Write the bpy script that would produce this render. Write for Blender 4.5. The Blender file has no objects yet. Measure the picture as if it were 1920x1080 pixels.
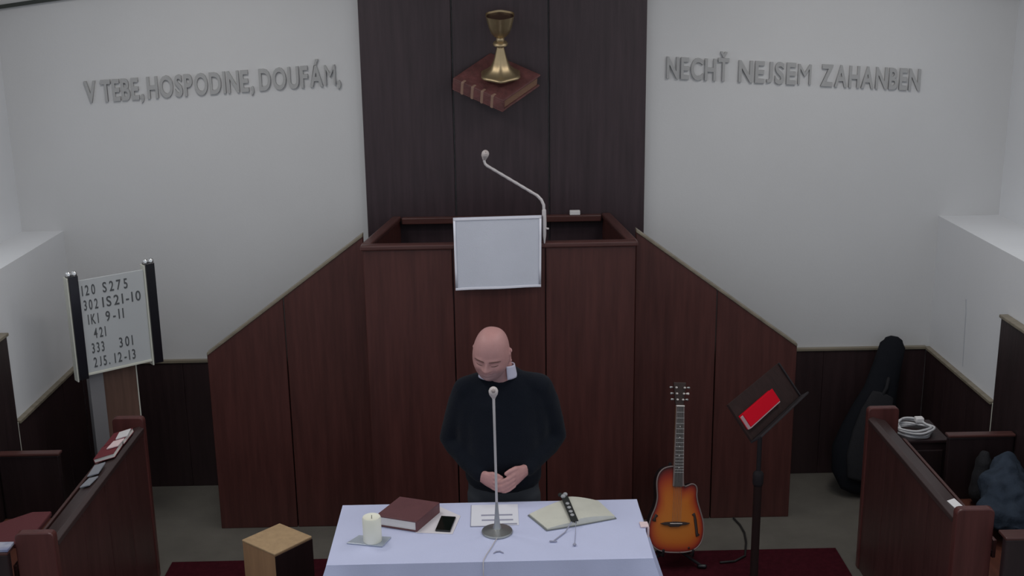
import bpy, bmesh, math, random
from mathutils import Vector, Matrix
random.seed(4)
S = bpy.context.scene
COL = S.collection

# ------------------------------------------------------------------ camera
F_PX, CAM_H = 2200.0, 3.17
PITCH, YAW, ROLL = math.atan(590 / 2200), math.radians(0.9), math.radians(0.8)
fw = Vector((math.sin(YAW) * math.cos(PITCH), math.cos(YAW) * math.cos(PITCH), -math.sin(PITCH)))
r0 = Vector((math.cos(YAW), -math.sin(YAW), 0)); u0 = r0.cross(fw)
rt = r0 * math.cos(ROLL) - u0 * math.sin(ROLL); up = r0 * math.sin(ROLL) + u0 * math.cos(ROLL)
cd = bpy.data.cameras.new('camera'); cam = bpy.data.objects.new('camera', cd); COL.objects.link(cam)
cd.sensor_width = 36; cd.lens = F_PX / 1920 * 36; cd.clip_start = 0.05; cd.clip_end = 100
cam.matrix_world = Matrix(((rt.x, up.x, -fw.x, 0), (rt.y, up.y, -fw.y, 0), (rt.z, up.z, -fw.z, CAM_H), (0, 0, 0, 1)))
S.camera = cam

# ------------------------------------------------------------------ world, exposure
w = bpy.data.worlds.new('world'); S.world = w; w.use_nodes = True
bg = w.node_tree.nodes['Background']
bg.inputs[0].default_value = (0.86, 0.92, 1.0, 1); bg.inputs[1].default_value = 0.42
S.view_settings.view_transform = 'Standard'
S.view_settings.look = 'None'
S.view_settings.exposure = 0.45
S.view_settings.gamma = 1.0
S.view_settings.use_curve_mapping = False
FILL_POWER = 8.0

# ------------------------------------------------------------------ materials
def lin(c):
    return tuple((v / 12.92 if v <= .04045 else ((v + .055) / 1.055) ** 2.4) for v in (x / 255 for x in c))

def mat(name, col, rough=.6, metal=0.0, spec=.5, var=0.0, scale=6.0, bump=0.0, bscale=60.0, coat=0.0, stretch=(1, 1, 1), col2=None, sheen=0.0):
    m = bpy.data.materials.new(name); m.use_nodes = True
    nt = m.node_tree; b = nt.nodes['Principled BSDF']
    b.inputs['Base Color'].default_value = (*col, 1); b.inputs['Roughness'].default_value = rough
    b.inputs['Metallic'].default_value = metal; b.inputs['Specular IOR Level'].default_value = spec
    b.inputs['Coat Weight'].default_value = coat; b.inputs['Coat Roughness'].default_value = .15
    b.inputs['Sheen Weight'].default_value = sheen
    tc = nt.nodes.new('ShaderNodeTexCoord'); mp = nt.nodes.new('ShaderNodeMapping')
    mp.inputs['Scale'].default_value = stretch
    nt.links.new(tc.outputs['Object'], mp.inputs[0])
    if var or col2:
        n = nt.nodes.new('ShaderNodeTexNoise'); n.inputs['Scale'].default_value = scale; n.inputs['Detail'].default_value = 6
        n.inputs['Roughness'].default_value = .6
        nt.links.new(mp.outputs[0], n.inputs['Vector'])
        r = nt.nodes.new('ShaderNodeValToRGB')
        c2 = col2 if col2 else tuple(min(1, c * (1 + var)) for c in col)
        c1 = tuple(c * (1 - var) for c in col) if not col2 else col
        r.color_ramp.elements[0].color = (*c1, 1); r.color_ramp.elements[1].color = (*c2, 1)
        r.color_ramp.elements[0].position = .3; r.color_ramp.elements[1].position = .7
        nt.links.new(n.outputs['Fac'], r.inputs[0]); nt.links.new(r.outputs[0], b.inputs['Base Color'])
    if bump:
        n2 = nt.nodes.new('ShaderNodeTexNoise'); n2.inputs['Scale'].default_value = bscale; n2.inputs['Detail'].default_value = 4
        nt.links.new(mp.outputs[0], n2.inputs['Vector'])
        bp = nt.nodes.new('ShaderNodeBump'); bp.inputs['Strength'].default_value = bump; bp.inputs['Distance'].default_value = .01
        nt.links.new(n2.outputs['Fac'], bp.inputs['Height']); nt.links.new(bp.outputs[0], b.inputs['Normal'])
    return m

def wood(name, col, rough=.38, var=.24, along='z', spec=.4):
    st = {'z': (9, 9, .7), 'x': (.7, 9, 9), 'y': (9, .7, 9)}[along]
    return mat(name, col, rough, spec=spec, var=var, scale=3.0, bump=.08, bscale=8, stretch=st)

MT = {}
MT['plaster'] = mat('painted_plaster', (.60, .60, .605), .85, spec=.2, var=.02, scale=1.5, bump=.05, bscale=90)
MT['plaster_lightened'] = mat('side_wall_lightened', (.72, .73, .75), .85, spec=.2, var=.02, scale=1.5, bump=.05, bscale=90)  # side walls made lighter than the back wall to stand in for light
MT['plaster_ceiling'] = mat('ceiling_paint', (.78, .78, .76), .9, spec=.2, var=.02, scale=1.0)
MT['floor'] = mat('grey_floor', (.135, .125, .108), .75, spec=.3, var=.12, scale=4, bump=.1, bscale=120)
MT['carpet'] = mat('dark_red_carpet', (.050, .006, .011), .95, spec=.1, var=.25, scale=40, bump=.4, bscale=400)
MT['mahogany'] = wood('mahogany_panel', (.078, .026, .022))
MT['mahogany_x'] = wood('mahogany_rail', (.085, .034, .030), along='x', rough=.32)
MT['mahogany_y'] = wood('mahogany_ledge', (.085, .034, .030), along='y', rough=.32)
MT['ledge'] = wood('stall_ledge', (.048, .030, .029), along='y', rough=.35)
MT['backdrop'] = wood('backdrop_panel', (.042, .026, .031), rough=.42)
MT['wainscot'] = wood('shaded_wainscot', (.030, .016, .017), rough=.45)  # panel wood darkened in its colour to carry the shade on the walls
MT['cap'] = wood('highlit_cap', (.22, .19, .14), rough=.4, along='x')  # wood lightened to stand in for gloss along the top edges
MT['stall'] = wood('stall_panel', (.068, .027, .025), rough=.4)
MT['stall_dark'] = wood('stall_back_panel', (.026, .015, .016), rough=.45)
MT['seat'] = wood('bench_seat_wood', (.13, .045, .030), along='y', rough=.4)
MT['stall_end'] = wood('stall_end_wood', (.095, .030, .027), rough=.33)
MT['letters'] = mat('silver_grey_letters', (.38, .38, .38), .6, spec=.3)
MT['trim_dark'] = mat('dark_green_moulding', (.03, .035, .03), .6)
MT['cloth'] = mat('white_linen', (.62, .65, .87), .9, spec=.15, var=.02, scale=3, bump=.15, bscale=250, sheen=.2)
MT['pulpit_cloth'] = mat('white_cotton', (.66, .68, .76), .9, spec=.15, var=.03, scale=4, bump=.15, bscale=250)
MT['hem'] = mat('cloth_hem', (.84, .84, .92), .9, spec=.15)
MT['chrome'] = mat('chrome', (.78, .78, .78), .18, metal=1.0)
MT['steel'] = mat('brushed_steel', (.42, .43, .43), .38, metal=.9)
MT['grey_metal'] = mat('grey_painted_post', (.25, .245, .255), .5, metal=.2)
MT['mic_grey'] = mat('pale_grey_enamel', (.60, .56, .56), .45, metal=.25)
MT['mic_white'] = mat('foam_windscreen', (.72, .64, .62), .9, bump=.5, bscale=300)
MT['mic_core'] = mat('mic_grille', (.40, .33, .31), .6)
MT['black'] = mat('black_plastic', (.012, .012, .015), .35)
MT['black_rail'] = mat('black_glossy_channel', (.008, .008, .012), .2, coat=.5)
MT['glass_black'] = mat('phone_glass', (.006, .008, .006), .08)
MT['board'] = mat('pale_acrylic_board', (.50, .52, .53), .45, var=.03, scale=2)
MT['board_edge'] = mat('cream_board_edge', (.66, .66, .58), .5)
MT['ink'] = mat('grey_numeral', (.085, .09, .095), .6)
MT['brown_board'] = wood('brown_board', (.125, .070, .052), rough=.5)
MT['gold'] = mat('aged_gold', (.48, .37, .22), .38, metal=.85, var=.12, scale=8)
MT['emblem_leather'] = mat('carved_red_book', (.115, .038, .036), .6, var=.35, scale=18, bump=.3, bscale=60)
MT['emblem_pages'] = mat('carved_pages', (.20, .105, .065), .65, var=.15, scale=30, stretch=(1, 1, 12))
MT['emblem_band'] = mat('gilded_band', (.26, .155, .11), .55)
MT['emblem_shade'] = mat('chalice_inside', (.06, .03, .02), .5)
MT['wax'] = mat('cream_wax', (.90, .88, .74), .55)
MT['wick'] = mat('burnt_wick', (.02, .018, .015), .9)
MT['tray'] = mat('grey_glass_tray', (.42, .46, .53), .15, spec=.6)
MT['maroon'] = mat('maroon_leather', (.135, .050, .055), .55, var=.12, scale=12, bump=.15, bscale=150)
MT['pages'] = mat('book_pages', (.78, .74, .70), .8, var=.08, scale=8, stretch=(1, 1, 60))
MT['paper'] = mat('white_paper', (.80, .80, .86), .85)
MT['paper_pink'] = mat('off_white_paper', (.76, .72, .75), .85)
MT['print'] = mat('printed_grey', (.34, .34, .43), .85)
MT['cream_page'] = mat('cream_pages', (.66, .65, .56), .85, var=.05, scale=14)
MT['hard_grey'] = mat('grey_cover', (.20, .21, .21), .6)
MT['ribbon'] = mat('black_embroidered', (.018, .020, .018), .8)
MT['ribbon_silver'] = mat('silver_embroidery', (.40, .40, .41), .55)
MT['thread'] = mat('grey_thread', (.36, .36, .45), .8)
MT['skin'] = mat('skin', (.50, .265, .25), .5, spec=.35, var=.10, scale=9, bump=.08, bscale=180)
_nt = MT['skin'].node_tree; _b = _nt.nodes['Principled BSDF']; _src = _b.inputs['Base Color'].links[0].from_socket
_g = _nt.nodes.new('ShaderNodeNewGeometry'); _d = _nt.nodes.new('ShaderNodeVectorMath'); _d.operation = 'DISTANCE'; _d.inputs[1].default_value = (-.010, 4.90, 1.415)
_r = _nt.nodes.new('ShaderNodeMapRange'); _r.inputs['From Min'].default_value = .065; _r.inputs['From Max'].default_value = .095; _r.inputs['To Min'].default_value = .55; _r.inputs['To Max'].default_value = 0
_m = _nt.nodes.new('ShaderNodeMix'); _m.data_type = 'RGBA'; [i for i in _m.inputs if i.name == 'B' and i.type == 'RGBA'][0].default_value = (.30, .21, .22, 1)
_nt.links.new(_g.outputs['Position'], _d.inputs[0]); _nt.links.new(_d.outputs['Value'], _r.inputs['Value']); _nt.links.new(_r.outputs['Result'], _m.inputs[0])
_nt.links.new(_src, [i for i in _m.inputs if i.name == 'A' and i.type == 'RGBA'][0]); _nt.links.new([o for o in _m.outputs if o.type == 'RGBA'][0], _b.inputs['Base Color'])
MT['lip'] = mat('lip_skin', (.17, .06, .06), .5)
MT['brow'] = mat('eyebrow_hair', (.15, .075, .065), .9)
MT['sweater'] = mat('navy_black_knit', (.0065, .0085, .014), .95, spec=.15, bump=.3, bscale=220, sheen=.05)
MT['shirt'] = mat('lilac_white_shirt', (.60, .58, .70), .85)
MT['trousers'] = mat('charcoal_trousers', (.052, .056, .064), .9, spec=.2)
MT['shoe'] = mat('black_shoe', (.01, .01, .01), .35)
MT['hair'] = mat('grey_stubble', (.34, .25, .25), .8)
MT['cajon'] = wood('birch_plywood', (.50, .34, .19), rough=.55, var=.10)
MT['cajon_side'] = wood('birch_side', (.46, .27, .145), rough=.55, var=.12)
MT['cajon_dark'] = wood('cajon_dark_tapa', (.020, .010, .010), rough=.5)
MT['fret_wood'] = mat('fingerboard', (.075, .066, .062), .5)
MT['fret'] = mat('fret_wire', (.5, .48, .46), .35, metal=.8)
MT['binding'] = mat('pale_binding', (.22, .17, .16), .5)
MT['neck'] = wood('neck_wood', (.16, .07, .03), along='z')
MT['guitar_side'] = mat('black_bowl_back', (.012, .010, .012), .4)
MT['bridge'] = mat('dark_bridge', (.035, .018, .014), .5)
MT['pearl'] = mat('pearl', (.75, .70, .66), .3)
MT['red_cover'] = mat('bright_red_cover', (.50, .001, .013), .8, spec=.1)
MT['red_pages'] = mat('pink_page_edge', (.62, .40, .42), .8)
MT['stand_metal'] = mat('dark_stand_metal', (.020, .016, .018), .65, spec=.2)
MT['stand_wood'] = wood('stand_brown', (.024, .012, .011), rough=.7, spec=.15)
MT['gig'] = mat('black_nylon', (.0075, .0085, .012), .9, spec=.2, bump=.3, bscale=200)
MT['cable_white'] = mat('white_cable', (.60, .60, .62), .5)
MT['cord'] = mat('black_cord', (.015, .014, .014), .6)
MT['denim'] = mat('slate_blue_cloth', (.036, .048, .068), .95, spec=.1, var=.2, scale=14, bump=.3, bscale=90)
MT['bag_black'] = mat('black_bag_cloth', (.010, .010, .013), .9, bump=.3, bscale=90)
MT['red_cushion'] = mat('dark_red_upholstery', (.105, .020, .024), .85, bump=.3, bscale=200)
MT['red_book'] = mat('dark_red_hymnal', (.16, .014, .022), .6)
MT['blue_book'] = mat('blue_grey_booklet', (.16, .18, .33), .5, col2=(.55, .55, .60), scale=9)
MT['pink_slip'] = mat('pale_pink_slip', (.85, .66, .66), .8)
MT['grey_slip'] = mat('grey_slip', (.26, .27, .30), .8)
MT['white_plastic'] = mat('white_plastic', (.78, .76, .76), .5)
MT['window_frame'] = mat('white_window_frame', (.75, .75, .74), .5)
gl = bpy.data.materials.new('window_glass'); gl.use_nodes = True
nt = gl.node_tree; nt.nodes.clear()
o_ = nt.nodes.new('ShaderNodeOutputMaterial'); mx = nt.nodes.new('ShaderNodeMixShader'); tr = nt.nodes.new('ShaderNodeBsdfTransparent'); gs = nt.nodes.new('ShaderNodeBsdfGlossy')
gs.inputs['Roughness'].default_value = .02; mx.inputs[0].default_value = .06
nt.links.new(tr.outputs[0], mx.inputs[1]); nt.links.new(gs.outputs[0], mx.inputs[2]); nt.links.new(mx.outputs[0], o_.inputs[0])
MT['glass'] = gl
lm = bpy.data.materials.new('fill_diffuser'); lm.use_nodes = True
lb = lm.node_tree.nodes['Principled BSDF']; lb.inputs['Emission Color'].default_value = (1, .95, .88, 1); lb.inputs['Emission Strength'].default_value = 1.0
MT['diffuser'] = lm

# ------------------------------------------------------------------ mesh helpers
class G:
    def __init__(self): self.v = []; self.f = []
    def add(self, vs, fs):
        n = len(self.v); self.v += [tuple(p) for p in vs]; self.f += [tuple(i + n for i in q) for q in fs]; return self
    def box(self, x0, x1, y0, y1, z0, z1, M=None):
        vs = [Vector((x, y, z)) for z in (z0, z1) for y in (y0, y1) for x in (x0, x1)]
        if M: vs = [M @ p for p in vs]
        return self.add(vs, [(0, 2, 3, 1), (4, 5, 7, 6), (0, 1, 5, 4), (2, 6, 7, 3), (0, 4, 6, 2), (1, 3, 7, 5)])
    def prism(self, pts, a, b, axis='y', M=None):
        """polygon pts extruded between a and b along an axis; pts in the two other axes, in order"""
        def P(p, t):
            q = {'y': (p[0], t, p[1]), 'x': (t, p[0], p[1]), 'z': (p[0], p[1], t)}[axis]
            return M @ Vector(q) if M else Vector(q)
        n = len(pts); vs = [P(p, a) for p in pts] + [P(p, b) for p in pts]
        fs = [tuple(range(n)), tuple(range(2 * n - 1, n - 1, -1))] + [(i, i + n, (i + 1) % n + n, (i + 1) % n) for i in range(n)]
        return self.add(vs, fs)
    def lathe(self, prof, n=28, M=None, flute=0.0, nf=8):
        vs = []; fs = []
        for (r, z) in prof:
            for k in range(n):
                a = 2 * math.pi * k / n; rr = r * (1 + flute * math.cos(nf * a))
                p = Vector((rr * math.cos(a), rr * math.sin(a), z)); vs.append(M @ p if M else p)
        m = len(prof)
        for i in range(m - 1):
            for k in range(n):
                fs.append((i * n + k, i * n + (k + 1) % n, (i + 1) * n + (k + 1) % n, (i + 1) * n + k))
        fs.append(tuple(range(n - 1, -1, -1))); fs.append(tuple(range((m - 1) * n, m * n)))
        return self.add(vs, fs)
    def tube(self, path, rad, n=10, side=None, cap=True):
        """tube along path; rad a number, or one per point, each a number or (across, other)"""
        path = [Vector(p) for p in path]; m = len(path)
        rs = rad if isinstance(rad, (list, tuple)) else [rad] * m
        rs = [r if isinstance(r, (list, tuple)) else (r, r) for r in rs]
        ref = Vector(side) if side else None; vs = []; prev = None
        T = [((path[min(i + 1, m - 1)] - path[max(i - 1, 0)]).normalized()) for i in range(m)]
        def ring(c, t, r):
            nonlocal prev
            if ref is not None: a = ref - t * ref.dot(t)
            elif prev is not None: a = prev - t * prev.dot(t)
            else: a = t.orthogonal()
            if a.length < 1e-6: a = t.orthogonal()
            a.normalize(); prev = a; b = t.cross(a)
            return [c + a * (r[0] * math.cos(2 * math.pi * k / n)) + b * (r[1] * math.sin(2 * math.pi * k / n)) for k in range(n)]
        rings = []
        if cap:
            for q in (.25, .7): rings.append(ring(path[0] - T[0] * min(rs[0]) * math.cos(q * math.pi / 2), T[0], (rs[0][0] * math.sin(q * math.pi / 2), rs[0][1] * math.sin(q * math.pi / 2))))
        for i in range(m): rings.append(ring(path[i], T[i], rs[i]))
        if cap:
            for q in (.7, .25): rings.append(ring(path[-1] + T[-1] * min(rs[-1]) * math.cos(q * math.pi / 2), T[-1], (rs[-1][0] * math.sin(q * math.pi / 2), rs[-1][1] * math.sin(q * math.pi / 2))))
        for r in rings: vs += r
        fs = []
        for i in range(len(rings) - 1):
            for k in range(n): fs.append((i * n + k, i * n + (k + 1) % n, (i + 1) * n + (k + 1) % n, (i + 1) * n + k))
        fs.append(tuple(range(n - 1, -1, -1))); fs.append(tuple(range((len(rings) - 1) * n, len(rings) * n)))
        return self.add(vs, fs)
    def sphere(self, c, r, nu=16, nv=10, M=None):
        r = r if isinstance(r, (list, tuple)) else (r, r, r); vs = []; fs = []
        for j in range(nv + 1):
            ph = math.pi * (j + .02 * (j == 0) - .02 * (j == nv)) / nv
            for k in range(nu):
                a = 2 * math.pi * k / nu
                p = Vector((r[0] * math.sin(ph) * math.cos(a), r[1] * math.sin(ph) * math.sin(a), -r[2] * math.cos(ph)))
                if M: p = M @ p
                vs.append(p + Vector(c))
        for j in range(nv):
            for k in range(nu): fs.append((j * nu + k, j * nu + (k + 1) % nu, (j + 1) * nu + (k + 1) % nu, (j + 1) * nu + k))
        fs.append(tuple(range(nu - 1, -1, -1))); fs.append(tuple(range(nv * nu, nv * nu + nu)))
        return self.add(vs, fs)
    def build(self, name, m, parent=None, bevel=0.0, smooth=False, seg=2, sub=0):
        me = bpy.data.meshes.new(name); me.from_pydata(self.v, [], self.f); me.validate()
        bm = bmesh.new(); bm.from_mesh(me); bmesh.ops.recalc_face_normals(bm, faces=bm.faces); bm.to_mesh(me); bm.free()
        me.materials.append(MT[m] if isinstance(m, str) else m)
        if smooth:
            for p in me.polygons: p.use_smooth = True
        o = bpy.data.objects.new(name, me); COL.objects.link(o)
        if parent is not None:
            o.parent = parent; o.matrix_parent_inverse = parent.matrix_basis.inverted()
        if bevel:
            b = o.modifiers.new('bevel', 'BEVEL'); b.width = bevel; b.segments = seg; b.limit_method = 'ANGLE'
        if sub:
            s = o.modifiers.new('sub', 'SUBSURF'); s.levels = s.render_levels = sub
        return o

def thing(name, label, cat, loc=(0, 0, 0), group=None):
    o = bpy.data.objects.new(name, None); COL.objects.link(o); o.location = loc; o.empty_display_size = .1
    return tag(o, label, cat, group)
def tag(o, label, cat, group=None):
    o['label'] = label; o['category'] = cat
    if group: o['group'] = group
    return o
def struct(o, label=None):
    o['kind'] = 'structure'
    if label: o['label'] = label
    return o
def auto(o, ang=40):
    for p in o.data.polygons: p.use_smooth = True
    o.data.set_sharp_from_angle(angle=math.radians(ang)); return o

_fc = bpy.data.curves.new('glyph_source', 'FONT'); _fo = bpy.data.objects.new('glyph_source', _fc)
_GL = {}
def glyph(ch, depth, bold=0.0):
    k = (ch, depth, bold)
    if k not in _GL:
        if _fo.name not in COL.objects: COL.objects.link(_fo)
        _fc.body = ch; _fc.size = 1; _fc.extrude = depth / 2; _fc.offset = bold; _fc.resolution_u = 4
        bpy.context.view_layer.update()
        dg = bpy.context.evaluated_depsgraph_get()
        me = bpy.data.meshes.new_from_object(_fo.evaluated_get(dg))
        xs = [v.co.x for v in me.vertices]
        _GL[k] = (me, min(xs), max(xs))
    return _GL[k]

def lettering(word, parent, name, matname, origin, ex, ez, en, cap, width, depth, gap=.10, bold=0.0, M=None):
    """raised characters: origin lower left on the surface, ex along the line, ez up, en out of the surface"""
    gs_ = [(c, *glyph(c, .02, 0.0 if c in 'M' else bold)) for c in word if c != ' ']
    tot = sum(b - a for _, _, a, b in gs_) + gap * (len(gs_) - 1)
    sz = cap / .682; sx = width / tot; x = 0
    for c, me, a, b in gs_:
        y0_ = min(v.co.y for v in me.vertices) if c == 'J' else 0.0; ky = .682 / (.682 - y0_)
        m2 = me.copy(); m2.name = name; m2.materials.clear(); m2.materials.append(MT[matname])
        for v in m2.vertices:
            p = Vector(origin) + ex * ((v.co.x - a) * sx + x) + ez * ((v.co.y - y0_) * ky * sz) + en * (depth * (.5 + v.co.z / .02))
            v.co = p
        o = bpy.data.objects.new(name, m2); COL.objects.link(o); o.parent = parent
        if parent is not None: o.matrix_parent_inverse = parent.matrix_basis.inverted()
        x += (b - a + gap) * sx

# ================================================================== THE ROOM
YB = 7.05; XL, XR = -2.62, 2.75; XLO, XRO = -2.87, 3.12; ZS = 1.69; ZC = 3.75; Y0 = 4.2; ZW = .85
struct(G().box(-4.5, 4.7, -3.0, YB + .2, -.12, 0).build('floor', 'floor'), 'grey floor of the chancel')
wb = struct(G().box(-3.4, 3.6, YB, YB + .2, 0, ZC).build('wall_back', 'plaster'), 'pale plaster wall behind the pulpit')
struct(G().box(-3.4, 3.6, Y0, YB + .2, ZC, ZC + .12).build('ceiling', 'plaster_ceiling'), 'white ceiling')
carpet = G().box(-1.83, 1.90, 2.6, 5.985, 0, .012).build('carpet', 'carpet')
tag(carpet, 'dark red carpet laid on the grey floor between the two choir stalls', 'carpet')

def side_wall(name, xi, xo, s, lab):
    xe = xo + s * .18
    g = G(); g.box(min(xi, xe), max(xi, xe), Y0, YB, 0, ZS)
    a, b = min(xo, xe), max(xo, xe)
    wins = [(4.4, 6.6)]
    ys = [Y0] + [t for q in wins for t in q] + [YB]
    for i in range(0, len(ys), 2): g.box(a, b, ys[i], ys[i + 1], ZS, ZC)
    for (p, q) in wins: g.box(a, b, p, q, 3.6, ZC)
    o = struct(g.build(name, 'plaster_lightened'), lab)
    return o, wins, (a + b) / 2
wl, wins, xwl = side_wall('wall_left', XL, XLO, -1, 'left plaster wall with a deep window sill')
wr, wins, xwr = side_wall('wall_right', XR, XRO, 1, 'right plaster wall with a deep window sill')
n = 0
for xw in (xwl, xwr):
    for (p, q) in wins:
        n += 1
        fr = G()
        for (y0, y1, z0, z1) in ((p, q, ZS, ZS + .06), (p, q, 3.54, 3.6), (p, p + .06, ZS + .06, 3.54), (q - .06, q, ZS + .06, 3.54), ((p + q) / 2 - .03, (p + q) / 2 + .03, ZS + .06, 3.54)):
            fr.box(xw - .03, xw + .03, y0, y1, z0, z1)
        wo = struct(fr.build('window_%d' % n, 'window_frame'), 'tall white-framed side window above the sill')
        for (y0, y1) in ((p + .06, (p + q) / 2 - .03), ((p + q) / 2 + .03, q - .06)):
            G().box(xw - .003, xw + .003, y0, y1, ZS + .06, 3.54).build('pane', 'glass', wo)
# arched moulding high on the back wall
g = G(); N = 60; zf = lambda x: 3.203 - .0229 * (x - .065) ** 2
for i in range(N):
    xa, xb = XLO + (XRO - XLO) * i / N, XLO + (XRO - XLO) * (i + 1) / N
    g.prism([(xa, zf(xa)), (xb, zf(xb)), (xb, zf(xb) + .022), (xa, zf(xa) + .022)], YB - .03, YB, 'y')
struct(g.build('trim_1', 'trim_dark'), 'thin dark arched moulding near the top of the back wall')

# wainscot on the back and side walls: separate boards with a cap lightened for its gloss
def wain_back(x0, x1):
    nb = max(1, round((x1 - x0) / .32)); d = (x1 - x0) / nb
    for i in range(nb):
        G().box(x0 + i * d + .0004, x0 + (i + 1) * d - .0004, YB - .022, YB, 0, ZW - .012).build('wainscot_board', 'wainscot', wb, bevel=.003)
    G().box(x0, x1, YB - .032, YB, ZW - .012, ZW + .006).build('wainscot_cap', 'cap', wb, bevel=.003)
wain_back(XL + .022, -.70); wain_back(.78, XR - .022)
for (xi, s, wo) in ((XL, 1, wl), (XR, -1, wr)):
    ya, yb = 6.03, YB - .022; nb = 3; d = (yb - ya) / nb
    for i in range(nb):
        G().box(min(xi, xi + s * .022), max(xi, xi + s * .022), ya + i * d + .0004, ya + (i + 1) * d - .0004, 0, ZW - .012).build('wainscot_board', 'wainscot', wo, bevel=.003)
    G().box(min(xi, xi + s * .032), max(xi, xi + s * .032), ya, yb, ZW - .012, ZW + .006).build('wainscot_cap', 'cap', wo, bevel=.003)
    G().box(min(xi, xi + s * .02), max(xi, xi + s * .02), 5.985, 6.025, 0, ZW).build('jamb_strip', 'board_edge', wo)
# faint vertical stain on the right wall
cr = G()
cr.tube([(XR - .001, 6.535, 1.30), (XR - .001, 6.52, 1.22), (XR - .001, 6.515, 1.12), (XR - .001, 6.50, .90)], [.004, .003, .003, .002], n=6)
cr.build('hairline_crack', mat('crack_grey', (.40, .41, .44), .9), wr)

# ------------------------------------------------------------------ tall dark panel behind the pulpit
t = thing('wall_panel', 'tall dark wooden wall panel of three boards rising behind the pulpit', 'wall panel', (.07, YB - .02, 0))
PX = [-.766, -.222, .344, .925]
for i in range(3):
    G().box(PX[i] + .004, PX[i + 1] - .004, YB - .045, YB - .001, 0, 3.6).build('board', 'backdrop', t, bevel=.006)

# ------------------------------------------------------------------ chalice and book emblem
em = thing('chalice_emblem', 'carved gold chalice standing on a red book, mounted on the dark panel', 'emblem', (.06, 6.98, 2.4))
Lc = Vector((-.219, 6.872, 2.590)); e1 = Vector((.290, -.115, -.122)); e2 = Vector((.222, .125, .134)); nn = e1.cross(e2).normalized()
dn = Vector((-.006, .010, -.070))
def slab(g, o, a, b, c):
    vs = [o, o + a, o + a + b, o + b, o + c, o + a + c, o + a + b + c, o + b + c]
    g.add(vs, [(0, 1, 2, 3), (7, 6, 5, 4), (0, 4, 5, 1), (1, 5, 6, 2), (2, 6, 7, 3), (3, 7, 4, 0)])
g = G(); slab(g, Lc, e1, e2, dn * .16); slab(g, Lc + dn * .84, e1, e2, dn * .16); slab(g, Lc + dn * .1, e1, e2 * .06, dn * .8)
g.build('book_cover', 'emblem_leather', em, bevel=.006)
g = G(); slab(g, Lc + dn * .16 + e1 * .04 + e2 * .06, e1 * .93, e2 * .90, dn * .68); g.build('book_pages', 'emblem_pages', em, bevel=.003)
for s in (.17, .37, .56, .76):
    g = G(); slab(g, Lc + e1 * s - e2 * .015 - dn * .04, e1 * .055, e2 * .10, dn * 1.05); g.build('spine_band', 'emblem_band', em, bevel=.006)
cb = Vector((.060, 6.865, 2.607)); ax = Vector((0, -math.sin(math.radians(17)), math.cos(math.radians(17))))
CM = Matrix.Translation(cb) @ ax.to_track_quat('Z', 'X').to_matrix().to_4x4() @ Matrix.Diagonal((1.03, 1.03, .86, 1))
auto(G().lathe([(.108, -.012), (.114, -.004), (.112, .006), (.100, .012), (.085, .022), (.060, .048), (.045, .085), (.034, .125), (.026, .165), (.020, .195)], 40, CM, .05, 6).build('chalice_foot', 'gold', em), 60)
auto(G().lathe([(.018, .19), (.024, .198), (.040, .207), (.042, .217), (.036, .227), (.022, .235), (.024, .248), (.020, .258)], 32, CM).build('chalice_knop', 'gold', em), 50)
auto(G().lathe([(.014, .255), (.034, .268), (.053, .295), (.066, .335), (.074, .375), (.081, .412), (.078, .412), (.072, .375), (.060, .325), (.030, .285), (.005, .28)], 40, CM, .03, 6).build('chalice_cup', 'gold', em), 60)
auto(G().lathe([(.060, .392), (.0755, .398), (.0755, .400), (.01, .400)], 40, CM, .03, 6).build('cup_shade', 'emblem_shade', em))  # dark disc below the rim in place of shade inside the cup

# ------------------------------------------------------------------ wall lettering
EX, EZ, EN = Vector((1, 0, 0)), Vector((0, 0, 1)), Vector((0, -1, 0))
def line(name, words, x0, z0, sl, label, cap):
    th = math.atan(sl); ex = Vector((math.cos(th), 0, math.sin(th))); ez = Vector((-.05 * sl, 0, 1)).normalized()
    t = thing(name, label, 'wall lettering', (x0, YB, z0))
    for (wd, a, b) in words:
        lettering(wd, t, 'letter', 'letters', Vector((x0, YB, z0)) + ex * (a / math.cos(th)), ex, ez, EN, cap, b - a, .016, gap=.11, bold=.028)
K = .00313
line('wall_lettering', [('V', 0, 22 * K), ('TEBE,', 31 * K, 111 * K), ('HOSPODINE,', 118 * K, 319 * K), ('DOUFÁM,', 329 * K, 483 * K)], -2.397, 2.466, .0545,
     'raised grey letters reading V TEBE, HOSPODINE, DOUFÁM, on the white wall', .118)
K = .0032
line('wall_lettering', [('NECHŤ', 0, 116 * K), ('NEJSEM', 134 * K, 270 * K), ('ZAHANBEN', 288 * K, 475 * K)], 1.046, 2.559, -.0635,
     'raised grey letters reading NECHŤ NEJSEM ZAHANBEN on the white wall', .118)

# ------------------------------------------------------------------ pulpit
pu = thing('pulpit', 'dark mahogany boxed pulpit with three front boards in front of the panel', 'pulpit', (.03, 6.5, 0))
FX0, FX1, BX0, BX1, FY, BY, ZP = -.712, .776, -.60, .705, 6.20, 6.985, 1.76
sp = [FX0, -.222, .281, FX1]
for i in range(3): G().box(sp[i] + .003, sp[i + 1] - .003, FY, FY + .04, 0, ZP - .03).build('front_board', 'mahogany', pu, bevel=.005)
def quad_box(x0, y0, x1, y1, t, z0, z1, inward):
    d = Vector((x1 - x0, y1 - y0, 0)).normalized(); nn = Vector((-d.y, d.x, 0)) * t * inward
    return G().prism([(x0, y0), (x1, y1), (x1 + nn.x, y1 + nn.y), (x0 + nn.x, y0 + nn.y)], z0, z1, 'z')
quad_box(FX0, FY + .042, BX0, BY, .04, 0, ZP - .03, -1).build('side_board', 'mahogany', pu, bevel=.003)
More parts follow.
